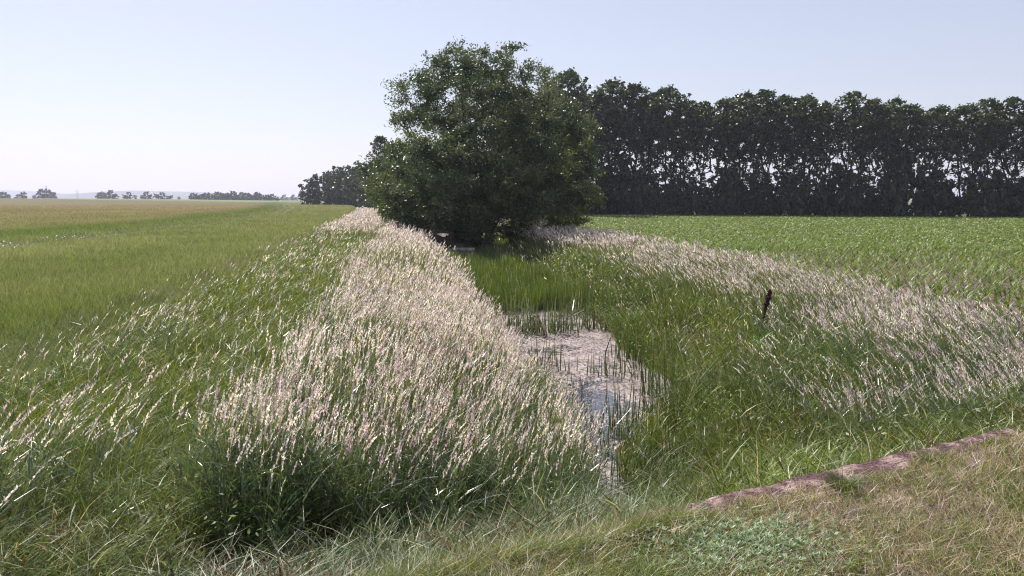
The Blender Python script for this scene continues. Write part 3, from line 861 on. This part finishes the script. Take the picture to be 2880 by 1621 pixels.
# ---------------------------------------------------------------- cattail clumps in the pond
def cattails():
    spots = [(1.5, 24.3, 30, 1.0), (1.05, 24.8, 34, 1.1), (.5, 25.0, 34, 1.1), (0.1, 24.6, 26, 1.0), (1.9, 25.2, 30, 1.1), (.7, 23.9, 20, .9), (2.55, 25.6, 26, 1.1), (2.9, 25.0, 22, .95), (-.15, 25.9, 26, 1.1),
             (2.1, 18.6, 7, .6), (2.45, 18.5, 9, .62), (1.35, 18.8, 4, .6), (2.75, 18.7, 4, .5), (.9, 19.2, 9, .7), (.75, 20.2, 9, .7),
             (2.25, 14.7, 16, .95), (1.2, 14.2, 9, .8), (1.55, 13.9, 8, .75), (1.0, 15.0, 9, .8), (2.5, 13.9, 9, .8), (2.75, 14.6, 8, .7), (2.1, 13.6, 9, .7), (1.3, 11.6, 7, .8), (1.5, 12.6, 7, .75), (1.15, 12.9, 8, .85), (1.62, 10.9, 7, .7),
             (3.35, 17.2, 12, .8), (3.0, 18.0, 12, .75), (3.3, 19.3, 12, .8), (2.9, 20.4, 14, .85), (3.5, 16.0, 14, .8),
             (3.35, 13.4, 26, 1.05), (3.7, 13.1, 28, 1.1), (3.1, 12.9, 20, 1.0), (3.95, 13.8, 22, 1.0), (2.75, 11.2, 9, 1.0), (3.9, 11.6, 5, .9), (3.3, 15.2, 10, .7), (3.0, 16.6, 8, .6)]
    order = []
    words = ['sparse', 'dense']
    ordn = ORD
    far_i = mid_i = near_i = 0
    spots.sort(key=lambda s: (s[1] > 23, s[1] > 17.5, s[0]))
    cnt = {}
    for (x, y, n, h) in spots:
        zone_ = 'far' if y > 23 else 'mid' if y > 17.5 else 'near'
        cnt[zone_] = cnt.get(zone_, 0) + 1
        label = {'far': '%s grey-green cattail clump from the left at the far end of the pond',
                 'mid': '%s thin cattail clump from the left in the scum of the middle pond',
                 'near': '%s upright cattail clump from the left around the near open water'}[zone_] % ordn[cnt[zone_] - 1]
        if zone_ != 'far': n = int(n * 1.7)
        r = .12 + .010 * n
        bx, by = np.clip(rng.normal(size=n), -1.8, 1.8) * r * .8, np.clip(rng.normal(size=n), -1.8, 1.8) * r * .6
        d = y
        hh = h * (.6 + .6 * rng.random(n)) * (1.15 if zone_ == 'far' else 1.2)
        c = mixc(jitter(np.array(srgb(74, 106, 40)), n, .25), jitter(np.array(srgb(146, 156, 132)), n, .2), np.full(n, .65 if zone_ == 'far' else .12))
        c = np.where((rng.random(n) < .15)[:, None], jitter(np.array(srgb(96, 78, 60)), n), c)
        w = np.maximum(.022 * (.8 + .4 * rng.random(n)), 1.35 * d / 788)
        bend = np.where(rng.random(n) < (.4 if zone_ == 'far' else .12), .5 + .5 * rng.random(n), .04 * rng.random(n))
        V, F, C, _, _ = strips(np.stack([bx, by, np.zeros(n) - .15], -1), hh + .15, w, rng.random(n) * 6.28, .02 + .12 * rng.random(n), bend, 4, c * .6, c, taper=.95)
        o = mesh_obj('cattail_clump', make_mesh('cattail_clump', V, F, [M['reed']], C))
        o.location = (x, y, WZ)
        tag(o, label, 'cattail', 'cattails standing in the pond')
ORD = ['first', 'second', 'third', 'fourth', 'fifth', 'sixth', 'seventh', 'eighth', 'ninth', 'tenth', 'eleventh', 'twelfth', 'thirteenth', 'fourteenth', 'fifteenth', 'sixteenth', 'seventeenth', 'eighteenth', 'nineteenth', 'twentieth']
ORD += ['twenty-' + w for w in ORD[:9]] + ['thirtieth'] + ['thirty-' + w for w in ORD[:9]] + ['fortieth'] + ['forty-' + w for w in ORD[:9]]
cattails()

# ---------------------------------------------------------------- tubes and trees
def tube_mesh(segs_, mat, name, sides=6):
    """segs_: list of (p0, p1, r0, r1)"""
    a = np.array([s[0] for s in segs_], float); c = np.array([s[1] for s in segs_], float)
    r0 = np.array([s[2] for s in segs_], float); r1 = np.array([s[3] for s in segs_], float)
    dr = c - a; dr /= np.maximum(np.linalg.norm(dr, axis=1, keepdims=True), 1e-6)
    ref = np.where(np.abs(dr[:, 2:3]) > .9, np.array([[1., 0, 0]]), np.array([[0, 0, 1.]]))
    e1 = np.cross(dr, ref); e1 /= np.linalg.norm(e1, axis=1, keepdims=True); e2 = np.cross(dr, e1)
    th = np.arange(sides) / sides * 2 * np.pi
    ring = e1[:, None, :] * np.cos(th)[None, :, None] + e2[:, None, :] * np.sin(th)[None, :, None]
    V0 = a[:, None, :] + ring * r0[:, None, None]; V1 = c[:, None, :] + ring * r1[:, None, None]
    V = np.concatenate([V0, V1], 1).reshape(-1, 3)
    n = len(a); i = np.arange(n)[:, None] * sides * 2; j = np.arange(sides)[None, :]; jn = (j + 1) % sides
    F = np.stack([i + j, i + jn, i + sides + jn, i + sides + j], -1).reshape(-1, 4)
    return make_mesh(name, V, F, [mat], smooth=True)

def grow(clusters, stems, up=.25, exps=2.4, rmin=.012, seed=0):
    """join every leaf cluster to the nearest wood below it; returns tube segments"""
    r = np.random.default_rng(seed)
    nodes, parent = [], []
    for st in stems:
        prev = -1
        for p in st:
            nodes.append(np.array(p, float)); parent.append(prev); prev = len(nodes) - 1
    root = np.array(stems[0][0], float)
    order = np.argsort(np.linalg.norm(clusters - root, axis=1))
    for ci in order:
        c = clusters[ci]
        P = np.array(nodes)
        dv = c - P
        dist_ = np.linalg.norm(dv, axis=1)
        pen = np.where(dv[:, 2] < .0, -dv[:, 2] * .8, 0)       # prefer to come from below
        rootd = np.linalg.norm(P - root, axis=1)
        j = int(np.argmin(dist_ + pen + .18 * rootd))
        p0 = P[j]; L = dist_[j]
        k = max(1, int(L / 1.1))
        prev = j
        for q in range(1, k + 1):
            t_ = q / k
            p = p0 + (c - p0) * t_
            p = p + np.array([0, 0, -up * L * .35 * math.sin(math.pi * t_)]) + (r.normal(size=3) * .06 * L if q < k else 0)
            nodes.append(p); parent.append(prev); prev = len(nodes) - 1
    n = len(nodes)
    kids = np.zeros(n)
    area = np.zeros(n)
    for i in range(n - 1, -1, -1):
        if area[i] == 0: area[i] = rmin ** exps
        if parent[i] >= 0: area[parent[i]] += area[i]
    rad = area ** (1 / exps)
    out = []
    for i in range(n):
        if parent[i] >= 0:
            out.append((nodes[parent[i]], nodes[i], min(rad[parent[i]], rad[i] * 1.6), rad[i]))
    return out

def foliage(clusters, rad, per, leaf, cols, seed, squash=.75, lw=.45, twig=True):
    """leaf-sized quads gathered in sprays round each cluster centre"""
    r = np.random.default_rng(seed)
    n = len(clusters)
    cnt = (per * (.55 + .9 * r.random(n))).astype(int)
    ci = np.repeat(np.arange(n), cnt); m = len(ci)
    # sprays: each cluster has several short shoots, leaves sit along them
    ns = 14
    sd = r.normal(size=(n, ns, 3)); sd[..., 2] = sd[..., 2] * .8 + .25; sd /= np.linalg.norm(sd, axis=-1, keepdims=True)
    sl = rad[:, None] * (.5 + .75 * r.random((n, ns)))
    si = r.integers(0, ns, m)
    along = r.random(m) ** .65
    dirs = sd[ci, si]
    P = clusters[ci] + dirs * (sl[ci, si] * along)[:, None] * np.array([1, 1, squash]) + r.normal(size=(m, 3)) * (rad[ci] * .13)[:, None]
    P[:, 2] -= (along ** 2) * rad[ci] * .18
    ax = dirs * .6 + r.normal(size=(m, 3)) * .7; ax /= np.linalg.norm(ax, axis=1, keepdims=True)
    sdv = np.cross(ax, r.normal(size=(m, 3))); sdv /= np.maximum(np.linalg.norm(sdv, axis=1, keepdims=True), 1e-6)
    L = (leaf * (.6 + .7 * r.random(m)))[:, None]; W = L * lw
    V = np.stack([P - ax * L * .5, P + sdv * W * .5 - ax * L * .05, P + ax * L * .5, P - sdv * W * .5 - ax * L * .05], 1).reshape(-1, 3)
    ct = r.random(n)
    ca, cb_ = np.array(cols[0]), np.array(cols[1])
    c = ca[None] * (1 - ct[ci, None]) + cb_[None] * ct[ci, None]
    c = c * (.75 + .5 * r.random((m, 1)))
    return V, np.arange(len(V)).reshape(-1, 4), np.repeat(c, 4, 0)

def tree_data(name, clusters, rad, per, leaf, cols, seed, stems, mat, rmin=.012, lw=.45, sides=6, squash=.75):
    V, F, C = foliage(clusters, rad, per, leaf, cols, seed, squash=squash, lw=lw)
    crown = make_mesh(name + '_crown', V, F, [mat], C)
    trunk = tube_mesh(grow(clusters, stems, rmin=rmin, seed=seed), M['bark'], name + '_trunk', sides)
    return crown, trunk

def place_tree(name, data, loc, rz, s, label, cat, group=None, sz=None, sw=1.0):
    e = empty(name, loc, rz, s)
    if sw != 1.0: e.scale = (s * sw, s * sw, s)
    if sz: e.scale = (s, s, s * sz)
    tag(e, label, cat, group)
    mesh_obj('crown', data[0], e); mesh_obj('trunk', data[1], e)
    return e

WC = (srgb(58, 76, 56), srgb(110, 120, 92))
# ---- the big willow ------------------------------------------------
def big_willow():
    r = np.random.default_rng(21)
    H, RX, RY = 15.2, 7.8, 7.0
    cl = []
    while len(cl) < 660:
        p = r.random(3) * 2 - 1
        q = math.sqrt(p[0] ** 2 + p[1] ** 2)
        z = p[2]
        # dome: widest a third of the way up, skirts reaching the ground
        prof = math.sqrt(max(0, 1 - abs(z) ** 2.0)) if z > 0 else 1 - .55 * (-z) ** 1.3
        if z > .55: prof *= 1 - .25 * (z - .55)
        lump = .82 + .36 * float(vnoise(math.atan2(p[1], p[0]) * 3.2, z * 2.2, 1.0))
        if q > prof * lump: continue
        rr = q / max(prof, .05)
        if z < .75 and rr < .5 and r.random() < .5: continue
        X_, Y_, Z_ = p[0] * RX, p[1] * RY, 5.2 + z * (9.5 if z > 0 else 4.7)
        if Z_ < 2.9 and X_ > .9: continue                    # open under the right front
        if Z_ < 1.6 and -3.0 < X_ < 1.2 and Y_ < -2: continue
        # thin, see-through part at the left shoulder
        if X_ < -4.6 and 6.6 < Z_ < 10.5 and r.random() < .6: continue
        cl.append((X_, Y_, Z_))
    cl = np.array(cl)
    rad = .75 + .5 * r.random(len(cl))
    stems = []
    for k in range(9):
        a = k / 9 * 6.28 + r.random() * .4; tilt = .25 + .35 * r.random()
        st = [(0, 0, -.3), (math.cos(a) * .25, math.sin(a) * .25, .5)]
        p = np.array(st[-1]); dr = np.array([math.cos(a) * tilt, math.sin(a) * tilt, 1.0]); dr /= np.linalg.norm(dr)
        for q in range(6):
            dr = dr + r.normal(size=3) * .10; dr /= np.linalg.norm(dr)
            p = p + dr * 1.25; st.append(tuple(p))
        stems.append(st)
    d = tree_data('willow', cl, rad, 310, .20, WC, 5, stems, M['willow'], rmin=.017, lw=.42)
    place_tree('willow_tree', d, (-2.2, 55, -1.0), 0, 1.0, 'huge rounded many-stemmed willow in the ditch behind the stump', 'tree', 'willows along the ditch')
big_willow()

def round_tree_data(seed, H, RW, ncl, per, leaf, cols, mat, low=.05, rmin=.02, lw=.5, rad0=.9, sides=5):
    r = np.random.default_rng(seed)
    cl = []
    while len(cl) < ncl:
        p = r.random(3) * 2 - 1
        q = math.hypot(p[0], p[1]); z = p[2]
        prof = math.sqrt(max(0, 1 - z * z)) if z > 0 else 1 - .35 * (-z) ** 2
        lump = .75 + .5 * float(vnoise(math.atan2(p[1], p[0]) * 2.2 + seed * 9, z * 2, 1.0))
        if q > prof * lump or (q < .35 and z < .6 and r.random() < .6): continue
        mid = H * .42
        cl.append((p[0] * RW, p[1] * RW, mid + z * ((H - mid) * .95 if z > 0 else mid - H * low)))
    cl = np.array(cl)
    rad = rad0 * (.75 + .5 * r.random(len(cl)))
    st = [[(0, 0, -.3), (.05, 0, H * .12), (r.normal() * .2, r.normal() * .2, H * .3), (r.normal() * .4, r.normal() * .4, H * .6)]]
    for k in range(3):
        a = k * 2.1 + r.random()
        st.append([(0, 0, H * .1), (math.cos(a) * RW * .15, math.sin(a) * RW * .15, H * .28), (math.cos(a) * RW * .35, math.sin(a) * RW * .35, H * .5)])
    return tree_data('round_tree', cl, rad, per, leaf, cols, seed, st, mat, rmin=rmin, lw=lw, sides=sides)

# willows further along the ditch
w2 = round_tree_data(31, 12, 5.5, 200, 170, .27, (srgb(84, 104, 44), srgb(128, 136, 76)), M['willow'], rmin=.02)
w3 = round_tree_data(32, 9, 4.5, 150, 170, .25, (srgb(52, 74, 42), srgb(92, 108, 62)), M['willow'], rmin=.02)
def wz(x, y): return float(ground_z(x, y)) - .05
place_tree('willow_tree', w2, (2.5, 66, wz(2.5, 66)), .3, .88, 'lighter yellow-green willow behind the right side of the huge willow', 'tree', 'willows along the ditch')
place_tree('willow_tree', w2, (-7.9, 70, wz(-7.9, 70)), 2.1, .8, 'olive willow showing at the left flank of the huge willow', 'tree', 'willows along the ditch')
place_tree('willow_bush', w3, (-6.3, 58.5, wz(-6.3, 58.5)), 1.0, .6, 'dark low willow bush at the foot of the huge willow, left side', 'bush', 'willows along the ditch')
place_tree('willow_tree', w3, (-9.5, 84, wz(-9.5, 84)), 3.0, 1.2, 'dark willow hidden deep behind the huge willow', 'tree', 'willows along the ditch')
place_tree('willow_bush', w3, (3.1, 54.5, wz(3.1, 54.5)), 4.0, .22, 'small dark bush on the maize side of the huge willow', 'bush', 'willows along the ditch')

place_tree('willow_bush', w3, (.3, 58.5, wz(.3, 58.5)), 2.2, .33, 'low dark willow bush beside the trunk of the huge willow, right side', 'bush', 'willows along the ditch')
# ---- poplar row ----------------------------------------------------
def poplar_data(seed, H=22.0):
    r = np.random.default_rng(seed)
    cl = []
    while len(cl) < 360:
        z = r.random()
        # crown full on top, thinner waist, twiggy below
        prof = np.interp(z, [.08, .25, .42, .5, .62, .8, .93, 1.0], [.45, .55, .5, .6, .85, 1.0, .72, .15])
        dens = np.interp(z, [.05, .25, .42, .5, .62, .8, 1.0], [.6, .5, .2, .35, .7, .95, 1])
        if r.random() > dens or z < .06: continue
        a = r.random() * 6.28; q = math.sqrt(r.random()) * prof * 4.0 * (.75 + .5 * float(vnoise(a * 1.5 + seed * 7, z * 5, 1.)))
        cl.append((math.cos(a) * q, math.sin(a) * q, z * H * .97))
    cl = np.array(cl)
    rad = .34 + .42 * r.random(len(cl))
    bx, by = r.normal() * .6, r.normal() * .6
    st = [[(0, 0, -.3), (bx * .2, by * .2, H * .15), (bx * .6, by * .6, H * .35), (bx, by, H * .55), (bx * 1.2, by * 1.2, H * .78)]]
    for k in range(4):
        a = k * 1.57 + r.random(); z0 = H * (.28 + .08 * k)
        st.append([(bx * .6, by * .6, z0), (bx * .6 + math.cos(a) * 1.0, by * .6 + math.sin(a) * 1.0, z0 + H * .12), (bx + math.cos(a) * 1.9, by + math.sin(a) * 1.9, z0 + H * .27)])
    return tree_data('poplar', cl, rad, 23, .38, (srgb(54, 74, 42), srgb(98, 116, 64)), seed, st, M['poplar'], rmin=.036, lw=.75, sides=5, squash=1.25)
pop = [poplar_data(40 + k) for k in range(7)]
def shrub_data(seed):
    return round_tree_data(seed, 4.2, 2.6, 60, 34, .5, (srgb(40, 56, 34), srgb(70, 86, 46)), M['poplar'], low=-.02, rmin=.03, lw=.7, rad0=.7, sides=4)
shr = [shrub_data(60 + k) for k in range(3)]

r = np.random.default_rng(77)
def row_pt(s):              # s 0..1 along the row from left (x=2) to beyond the right frame
    return lerp(-4.0, 98.0, s), lerp(155.5, 119.0, s)
hs = lambda s: float(np.interp(s, [0, .12, .2, .30, .36, .46, .62, .8, .87, 1.0], [23, 27.0, 26.0, 24.5, 22.5, 22.5, 21.5, 19.8, 18.5, 17]))
n1 = 33
for i in range(n1):
    s = (i + .12 * r.normal()) / (n1 - 1)
    x, y = row_pt(s)
    H = hs(s) * (.89 + .12 * r.random())
    if i == 3: x, y, H = 9.6, 138, 25.5
    place_tree('poplar_tree', pop[i % 7], (x, y + r.normal() * .6, wz(x, y)), r.random() * 6.28, H / 22.0 * .99,
               '%s poplar from the left in the front of the tall dark tree row' % ORD[i], 'tree', 'poplars behind the maize field', sw=1.08 + .3 * r.random())
n2 = 18
for i in range(n2):
    s = (i + .5 + .25 * r.normal()) / n2
    x, y = row_pt(s); y += 7.5
    place_tree('poplar_tree', pop[(i + 3) % 7], (x, y, wz(x, y)), r.random() * 6.28, hs(s) / 22.0 * .9,
               '%s poplar from the left in the rear line of the dark tree row' % ORD[i], 'tree', 'rear poplars behind the maize field', sw=1.0 + .3 * r.random())
n3 = 40
for i in range(n3):
    s = (i + .3 * r.normal()) / (n3 - 1)
    x, y = row_pt(s); y += -1.6 + r.normal() * 1.2 + (i % 2) * 4.5
    k = .9 + .45 * r.random()
    place_tree('bush', shr[i % 3], (x, y, wz(x, y)), r.random() * 6.28, k,
               '%s dark bush from the left at the foot of the poplar row' % ORD[i], 'bush', 'bushes under the poplars', sz=1.0 + (1.3 * r.random() if i % 2 == 0 else 0))

# ---- woods left of the willow ----------------------------------------
far_c = (srgb(44, 60, 34), srgb(80, 94, 52))
ft = [round_tree_data(80 + k, 14, 5.2, 90, 40, .75, far_c, M['poplar'], low=-.02, rmin=.04, lw=.8, rad0=1.4, sides=4) for k in range(3)]
wood = [(-84, 330, .72), (-79, 326, .9), (-74, 331, 1.0), (-70, 322, 1.05), (-66.5, 318, .98), (-61, 311, 1.05), (-57, 300, 1.02), (-53.5, 292, 1.1), (-49, 282, 1.0), (-46, 262, .98), (-42, 250, .95), (-38, 240, 1.0), (-34, 225, 1.1), (-29, 205, 1.1), (-23.5, 185, 1.1)]
for i, (x, y, k) in enumerate(wood):
    place_tree('broadleaf_tree', ft[i % 3], (x, y, wz(x, y)), i * 1.7, k * 1.17, '%s tree from the left in the dark wood at the end of the barley field' % ORD[i], 'tree', 'trees of the wood left of the willow')
place_tree('poplar_tree', pop[1], (-24.6, 150, 0), 1, .68, 'slender dark poplar rising just behind the left edge of the huge willow', 'tree')

# ---- distant trees on the horizon ------------------------------------
dt = [round_tree_data(95 + k, 10, 4.6, 22, 22, 1.7, far_c, M['poplar'], low=-.02, rmin=.09, lw=.9, rad0=1.5, sides=3) for k in range(3)]
def px_x(X, y): return (X - 1288) * .3975 / 788 * y
far = [(4, 1.0), (12, 1.1), (20, 1.0), (29, 1.0), (52, .75), (67, 1.0), (94, .85), (113, 1.35), (126, 1.4), (141, 1.4), (255, .8), (264, 1.1), (272, 1.05), (287, 1.1), (296, .9), (320, .75), (329, .9), (346, .7), (365, .7), (376, 1.0), (384, .8), (399, .8), (412, 1.0), (426, .6), (436, .6), (456, .45)]
cnt = [0, 0]
for i, (X_, k) in enumerate(far):
    y = 1000 + 60 * math.sin(i * 2.3); g = 0 if X_ < 200 else 1; cnt[g] += 1
    x = px_x(X_, y)
    place_tree('distant_tree', dt[i % 3], (x, y, wz(x, y) + .2), i * 1.1, k,
               '%s small hazy tree from the left %s' % (ORD[cnt[g] - 1], ('at the far left of the skyline', 'on the skyline below the blue hill')[g]), 'tree', 'hazy trees on the skyline')
for i in range(34):
    X_ = 484 + i * 6.6; y = 860 + 14 * math.sin(i * 1.9)
    k = .62 + .25 * math.sin(i * 1.3) * .5 + .28 * math.sin(math.pi * i / 34)
    x = px_x(X_, y)
    place_tree('distant_tree', dt[i % 3], (x, y, wz(x, y) - .3), i * 1.9, k, '%s tree from the left in the long low copse on the skyline' % ORD[i], 'tree', 'trees of the long distant copse')
for i in range(9):
    X_ = 712 + i * 7.5; y = 1500 + 10 * i
    x = px_x(X_, y)
    place_tree('distant_tree', dt[i % 3], (x, y, -.5), i * 1.9, .9 + .3 * math.sin(i * 2.), '%s pale far tree from the left between copse and dark wood' % ORD[i], 'tree', 'pale far trees right of the copse')

# ---- hills ------------------------------------------------------------
def hill(y0, x0, x1, prof, depth):
    n = 90
    xs = np.linspace(x0, x1, n); h = np.interp(xs, [p[0] for p in prof], [p[1] for p in prof]) + (fnoise(xs, xs * 0, 250) - .5) * 3
    h = np.maximum(h, 0)
    rows = [(0, 0), (.25, .45), (.5, .85), (.7, 1.0), (1.0, .9), (2.0, 0)]
    V = np.array([(x, y0 + depth * a, hh * bb - .2) for (a, bb) in rows for x, hh in zip(xs, h)])
    ii = np.arange(len(rows) * n).reshape(len(rows), n)
    F = np.stack([ii[:-1, :-1], ii[:-1, 1:], ii[1:, 1:], ii[1:, :-1]], -1).reshape(-1, 4)
    o = mesh_obj('hills', make_mesh('hills', V, F, [M['hill']], smooth=True)); tag(o, kind='structure')
hy = 4900
P_ = lambda X_: px_x(X_, hy)
zz = lambda Y_: 3 + hy * (500 - Y_) * .3975 / 788 * .985
hill(hy - 500, P_(60), P_(800), [(P_(60), 0), (P_(150), zz(489)), (P_(210), zz(486)), (P_(290), zz(481)), (P_(340), zz(479.5)), (P_(430), zz(481)), (P_(500), zz(482.5)), (P_(590), zz(487)), (P_(690), zz(494)), (P_(800), 0)], 700)
hill(5900, px_x(-420, 6100), px_x(560, 6100), [(px_x(-420, 6100), 28), (px_x(0, 6100), 70), (px_x(60, 6100), 65), (px_x(160, 6100), 42), (px_x(560, 6100), 10)], 400)

# ---- power pylon ------------------------------------------------------
def pylon(X_, y, H, label):
    def bar(a, b_, w=.3): return (np.array(a, float), np.array(b_, float), w, w)
    S = []
    for sx in (-1, 1):
        for sy in (-1, 1):
            S.append(bar((sx * 3, sy * 3, 0), (sx * .6, sy * .6, H * .75))); S.append(bar((sx * .6, sy * .6, H * .75), (0, 0, H)))
        for k in range(5):
            z0, z1 = H * .15 * k, H * .15 * (k + 1); w0, w1 = 3 - 2.4 * z0 / (H * .75), 3 - 2.4 * z1 / (H * .75)
            for sy in (-1, 1): S.append(bar((sx * w0, sy * w0, z0), (-sx * w1, sy * w1, z1), .18))
    body = tube_mesh(S, M['steel'], 'mast', 4)
    e = empty('power_pylon', (px_x(X_, y), y, 0)); tag(e, label, 'pylon', 'power pylons on the skyline')
    mesh_obj('mast', body, e)
    for zf, wd in ((.62, 7), (.78, 9), (.92, 5)):
        mesh_obj('cross_arm', tube_mesh([bar((-wd, 0, H * zf), (0, 0, H * zf + 1.2), .22), bar((0, 0, H * zf + 1.2), (wd, 0, H * zf), .22), bar((-wd, 0, H * zf), (wd, 0, H * zf), .22)], M['steel'], 'cross_arm', 4), e)
pylon(125.5, 1900, 36, 'faint thin lattice pylon between the two tallest trees at far left')
pylon(202, 2700, 36, 'faint lattice pylon standing before the blue hill')

# ---------------------------------------------------------------- stump and sluice
def stump():
    r = np.random.default_rng(9)
    e = empty('tree_stump', (-4.1, 46.3, -.12), 0)
    tag(e, 'dark split tree stump with a pale sawn top beside the ditch', 'stump')
    n = 28; th = np.arange(n) / n * 2 * np.pi
    rad = .55 * (1 + .12 * np.sin(th * 3 + 1) + .05 * r.normal(size=n))
    top = 1.05 + .25 * np.clip(-np.cos(th - .3), 0, 1) + .1 * (r.random(n) > .7) - .15 * np.sin(th) * -1
    rows = [(1.25, 0, None), (1.06, .3, None), (1.0, .6, None), (1.0, None, 0), (.86, None, -.01), (.84, None, -.16), (.5, None, -.2), (.02, None, -.2)]
    V = []
    for (k, z, off) in rows:
        for j in range(n):
            zz_ = z if off is None else top[j] + off
            if off is not None and off < -.1: zz_ = .95 + .18 * math.sin(th[j]) * k
            V.append((math.cos(th[j]) * rad[j] * k, math.sin(th[j]) * rad[j] * k, zz_))
    F = [(a * n + j, a * n + (j + 1) % n, (a + 1) * n + (j + 1) % n, (a + 1) * n + j) for a in range(len(rows) - 1) for j in range(n)]
    F = np.array(F)
    V = np.array(V)
    nb = 5 * n
    mesh_obj('bark', make_mesh('stump_bark', V, F[:nb], [M['bark']]), e)
    mesh_obj('sawn_top', make_mesh('sawn_top', V[5 * n:] + np.array([0, 0, .002]), F[nb:] - 5 * n, [M['wood_cut']]), e)
    # sluice beam
    def block(p, q, name, par, rz):
        c = [(p[0] if i & 1 == 0 else q[0], p[1] if i & 2 == 0 else q[1], p[2] if i & 4 == 0 else q[2]) for i in range(8)]
        f = [(0, 1, 3, 2), (4, 6, 7, 5), (0, 4, 5, 1), (2, 3, 7, 6), (0, 2, 6, 4), (1, 5, 7, 3)]
        o = mesh_obj(name, make_mesh(name, np.array(c), np.array(f), [M['paleconc']]), par)
        bv = o.modifiers.new('bevel', 'BEVEL'); bv.width = .04; bv.segments = 2
        return o
    s = empty('concrete_sluice', (-2.95, 46.2, -.52), R(-4)); tag(s, 'low pale concrete sluice wall right of the stump', 'sluice')
    block((-.75, -.18, .48), (.75, .2, .66), 'cap', s, 0)
    block((-.7, -.12, -.4), (-.42, .12, .478), 'pier', s, 0)
    block((.42, -.12, -.4), (.7, .12, .478), 'pier', s, 0)
    block((-.418, -.03, -.4), (.418, .05, .478), 'back_wall_panel', s, 0)
stump()

# ---------------------------------------------------------------- dark red dock plant
def dock():
    x, y = 5.22, 15.9
    z0 = float(ground_z(x, y))
    e = empty('dock_plant', (x, y, z0)); tag(e, 'tall dock plant with a dark red seed spike rising from the right bank', 'plant')
    H = 1.12 - z0
    P = [np.array([-.28 + .30 * (k / 8) ** 1.3, .0, H * k / 8]) for k in range(9)]
    mesh_obj('stem', tube_mesh([(P[k], P[k + 1], .014 - .001 * k, .013 - .001 * k) for k in range(8)], M['dockstem'], 'stem', 6), e)
    r = np.random.default_rng(4)
    n = 900
    t_ = r.random(n); t_ = np.where(r.random(n) < .88, .80 + .22 * t_, .68 + .12 * t_)
    P = np.stack([-.28 + .30 * t_ ** 1.3, 0 * t_, H * t_], -1)
    env = np.where(t_ > .8, (.046 + .018 * np.sin(t_ * 90)) * np.sin(np.pi * np.clip((t_ - .8) / .22 * .85 + .1, 0, 1)) ** .6, .03)
    a = r.random(n) * 6.28; q = env * np.sqrt(r.random(n))
    P = P + np.stack([np.cos(a) * q, np.sin(a) * q, r.normal(size=n) * .01], -1)
    ax = r.normal(size=(n, 3)); ax /= np.linalg.norm(ax, axis=1, keepdims=True); sd = np.cross(ax, r.normal(size=(n, 3))); sd /= np.linalg.norm(sd, axis=1, keepdims=True)
    s = .016
    V = np.stack([P - ax * s, P + sd * s, P + ax * s, P - sd * s], 1).reshape(-1, 3)
    mesh_obj('seed_head', make_mesh('seed_head', V, np.arange(len(V)).reshape(-1, 4), [M['dock']]), e)
    n = 16
    c = jitter(np.array(srgb(104, 150, 50)), n)
    k = .15 + .45 * rng.random(n)
    V, F, C, _, _ = strips(np.stack([-.28 + .3 * k ** 1.3, 0 * k, H * k * .8], -1), .18 + .16 * rng.random(n), np.full(n, .07), rng.random(n) * 6.28, np.full(n, .8), np.full(n, .5), 4, c * .8, c)
    mesh_obj('leaves', make_mesh('leaves', V, F, [M['herb']], C), e)
dock()

# ---------------------------------------------------------------- haze
def haze():
    x0, x1, y0, y1, z0, z1 = -6500, 6500, -60, 7000, -3, 150
    c = [(x0 if i & 1 == 0 else x1, y0 if i & 2 == 0 else y1, z0 if i & 4 == 0 else z1) for i in range(8)]
    f = [(0, 2, 3, 1), (4, 5, 7, 6), (0, 1, 5, 4), (2, 6, 7, 3), (0, 4, 6, 2), (1, 3, 7, 5)]
    m = bpy.data.materials.new('haze'); m.use_nodes = True
    nt = m.node_tree; nt.nodes.clear()
    out = nt.nodes.new('ShaderNodeOutputMaterial')
    pv = nt.nodes.new('ShaderNodeVolumePrincipled')
    pv.inputs['Color'].default_value = (.78, .80, 1.0, 1)
    pv.inputs['Density'].default_value = .0002
    pv.inputs['Anisotropy'].default_value = .2
    nt.links.new(pv.outputs[0], out.inputs['Volume'])
    o = mesh_obj('haze', make_mesh('haze', np.array(c), np.array(f), [m])); tag(o, 'thin pale summer haze over the fields', 'haze', kind='stuff')
haze()
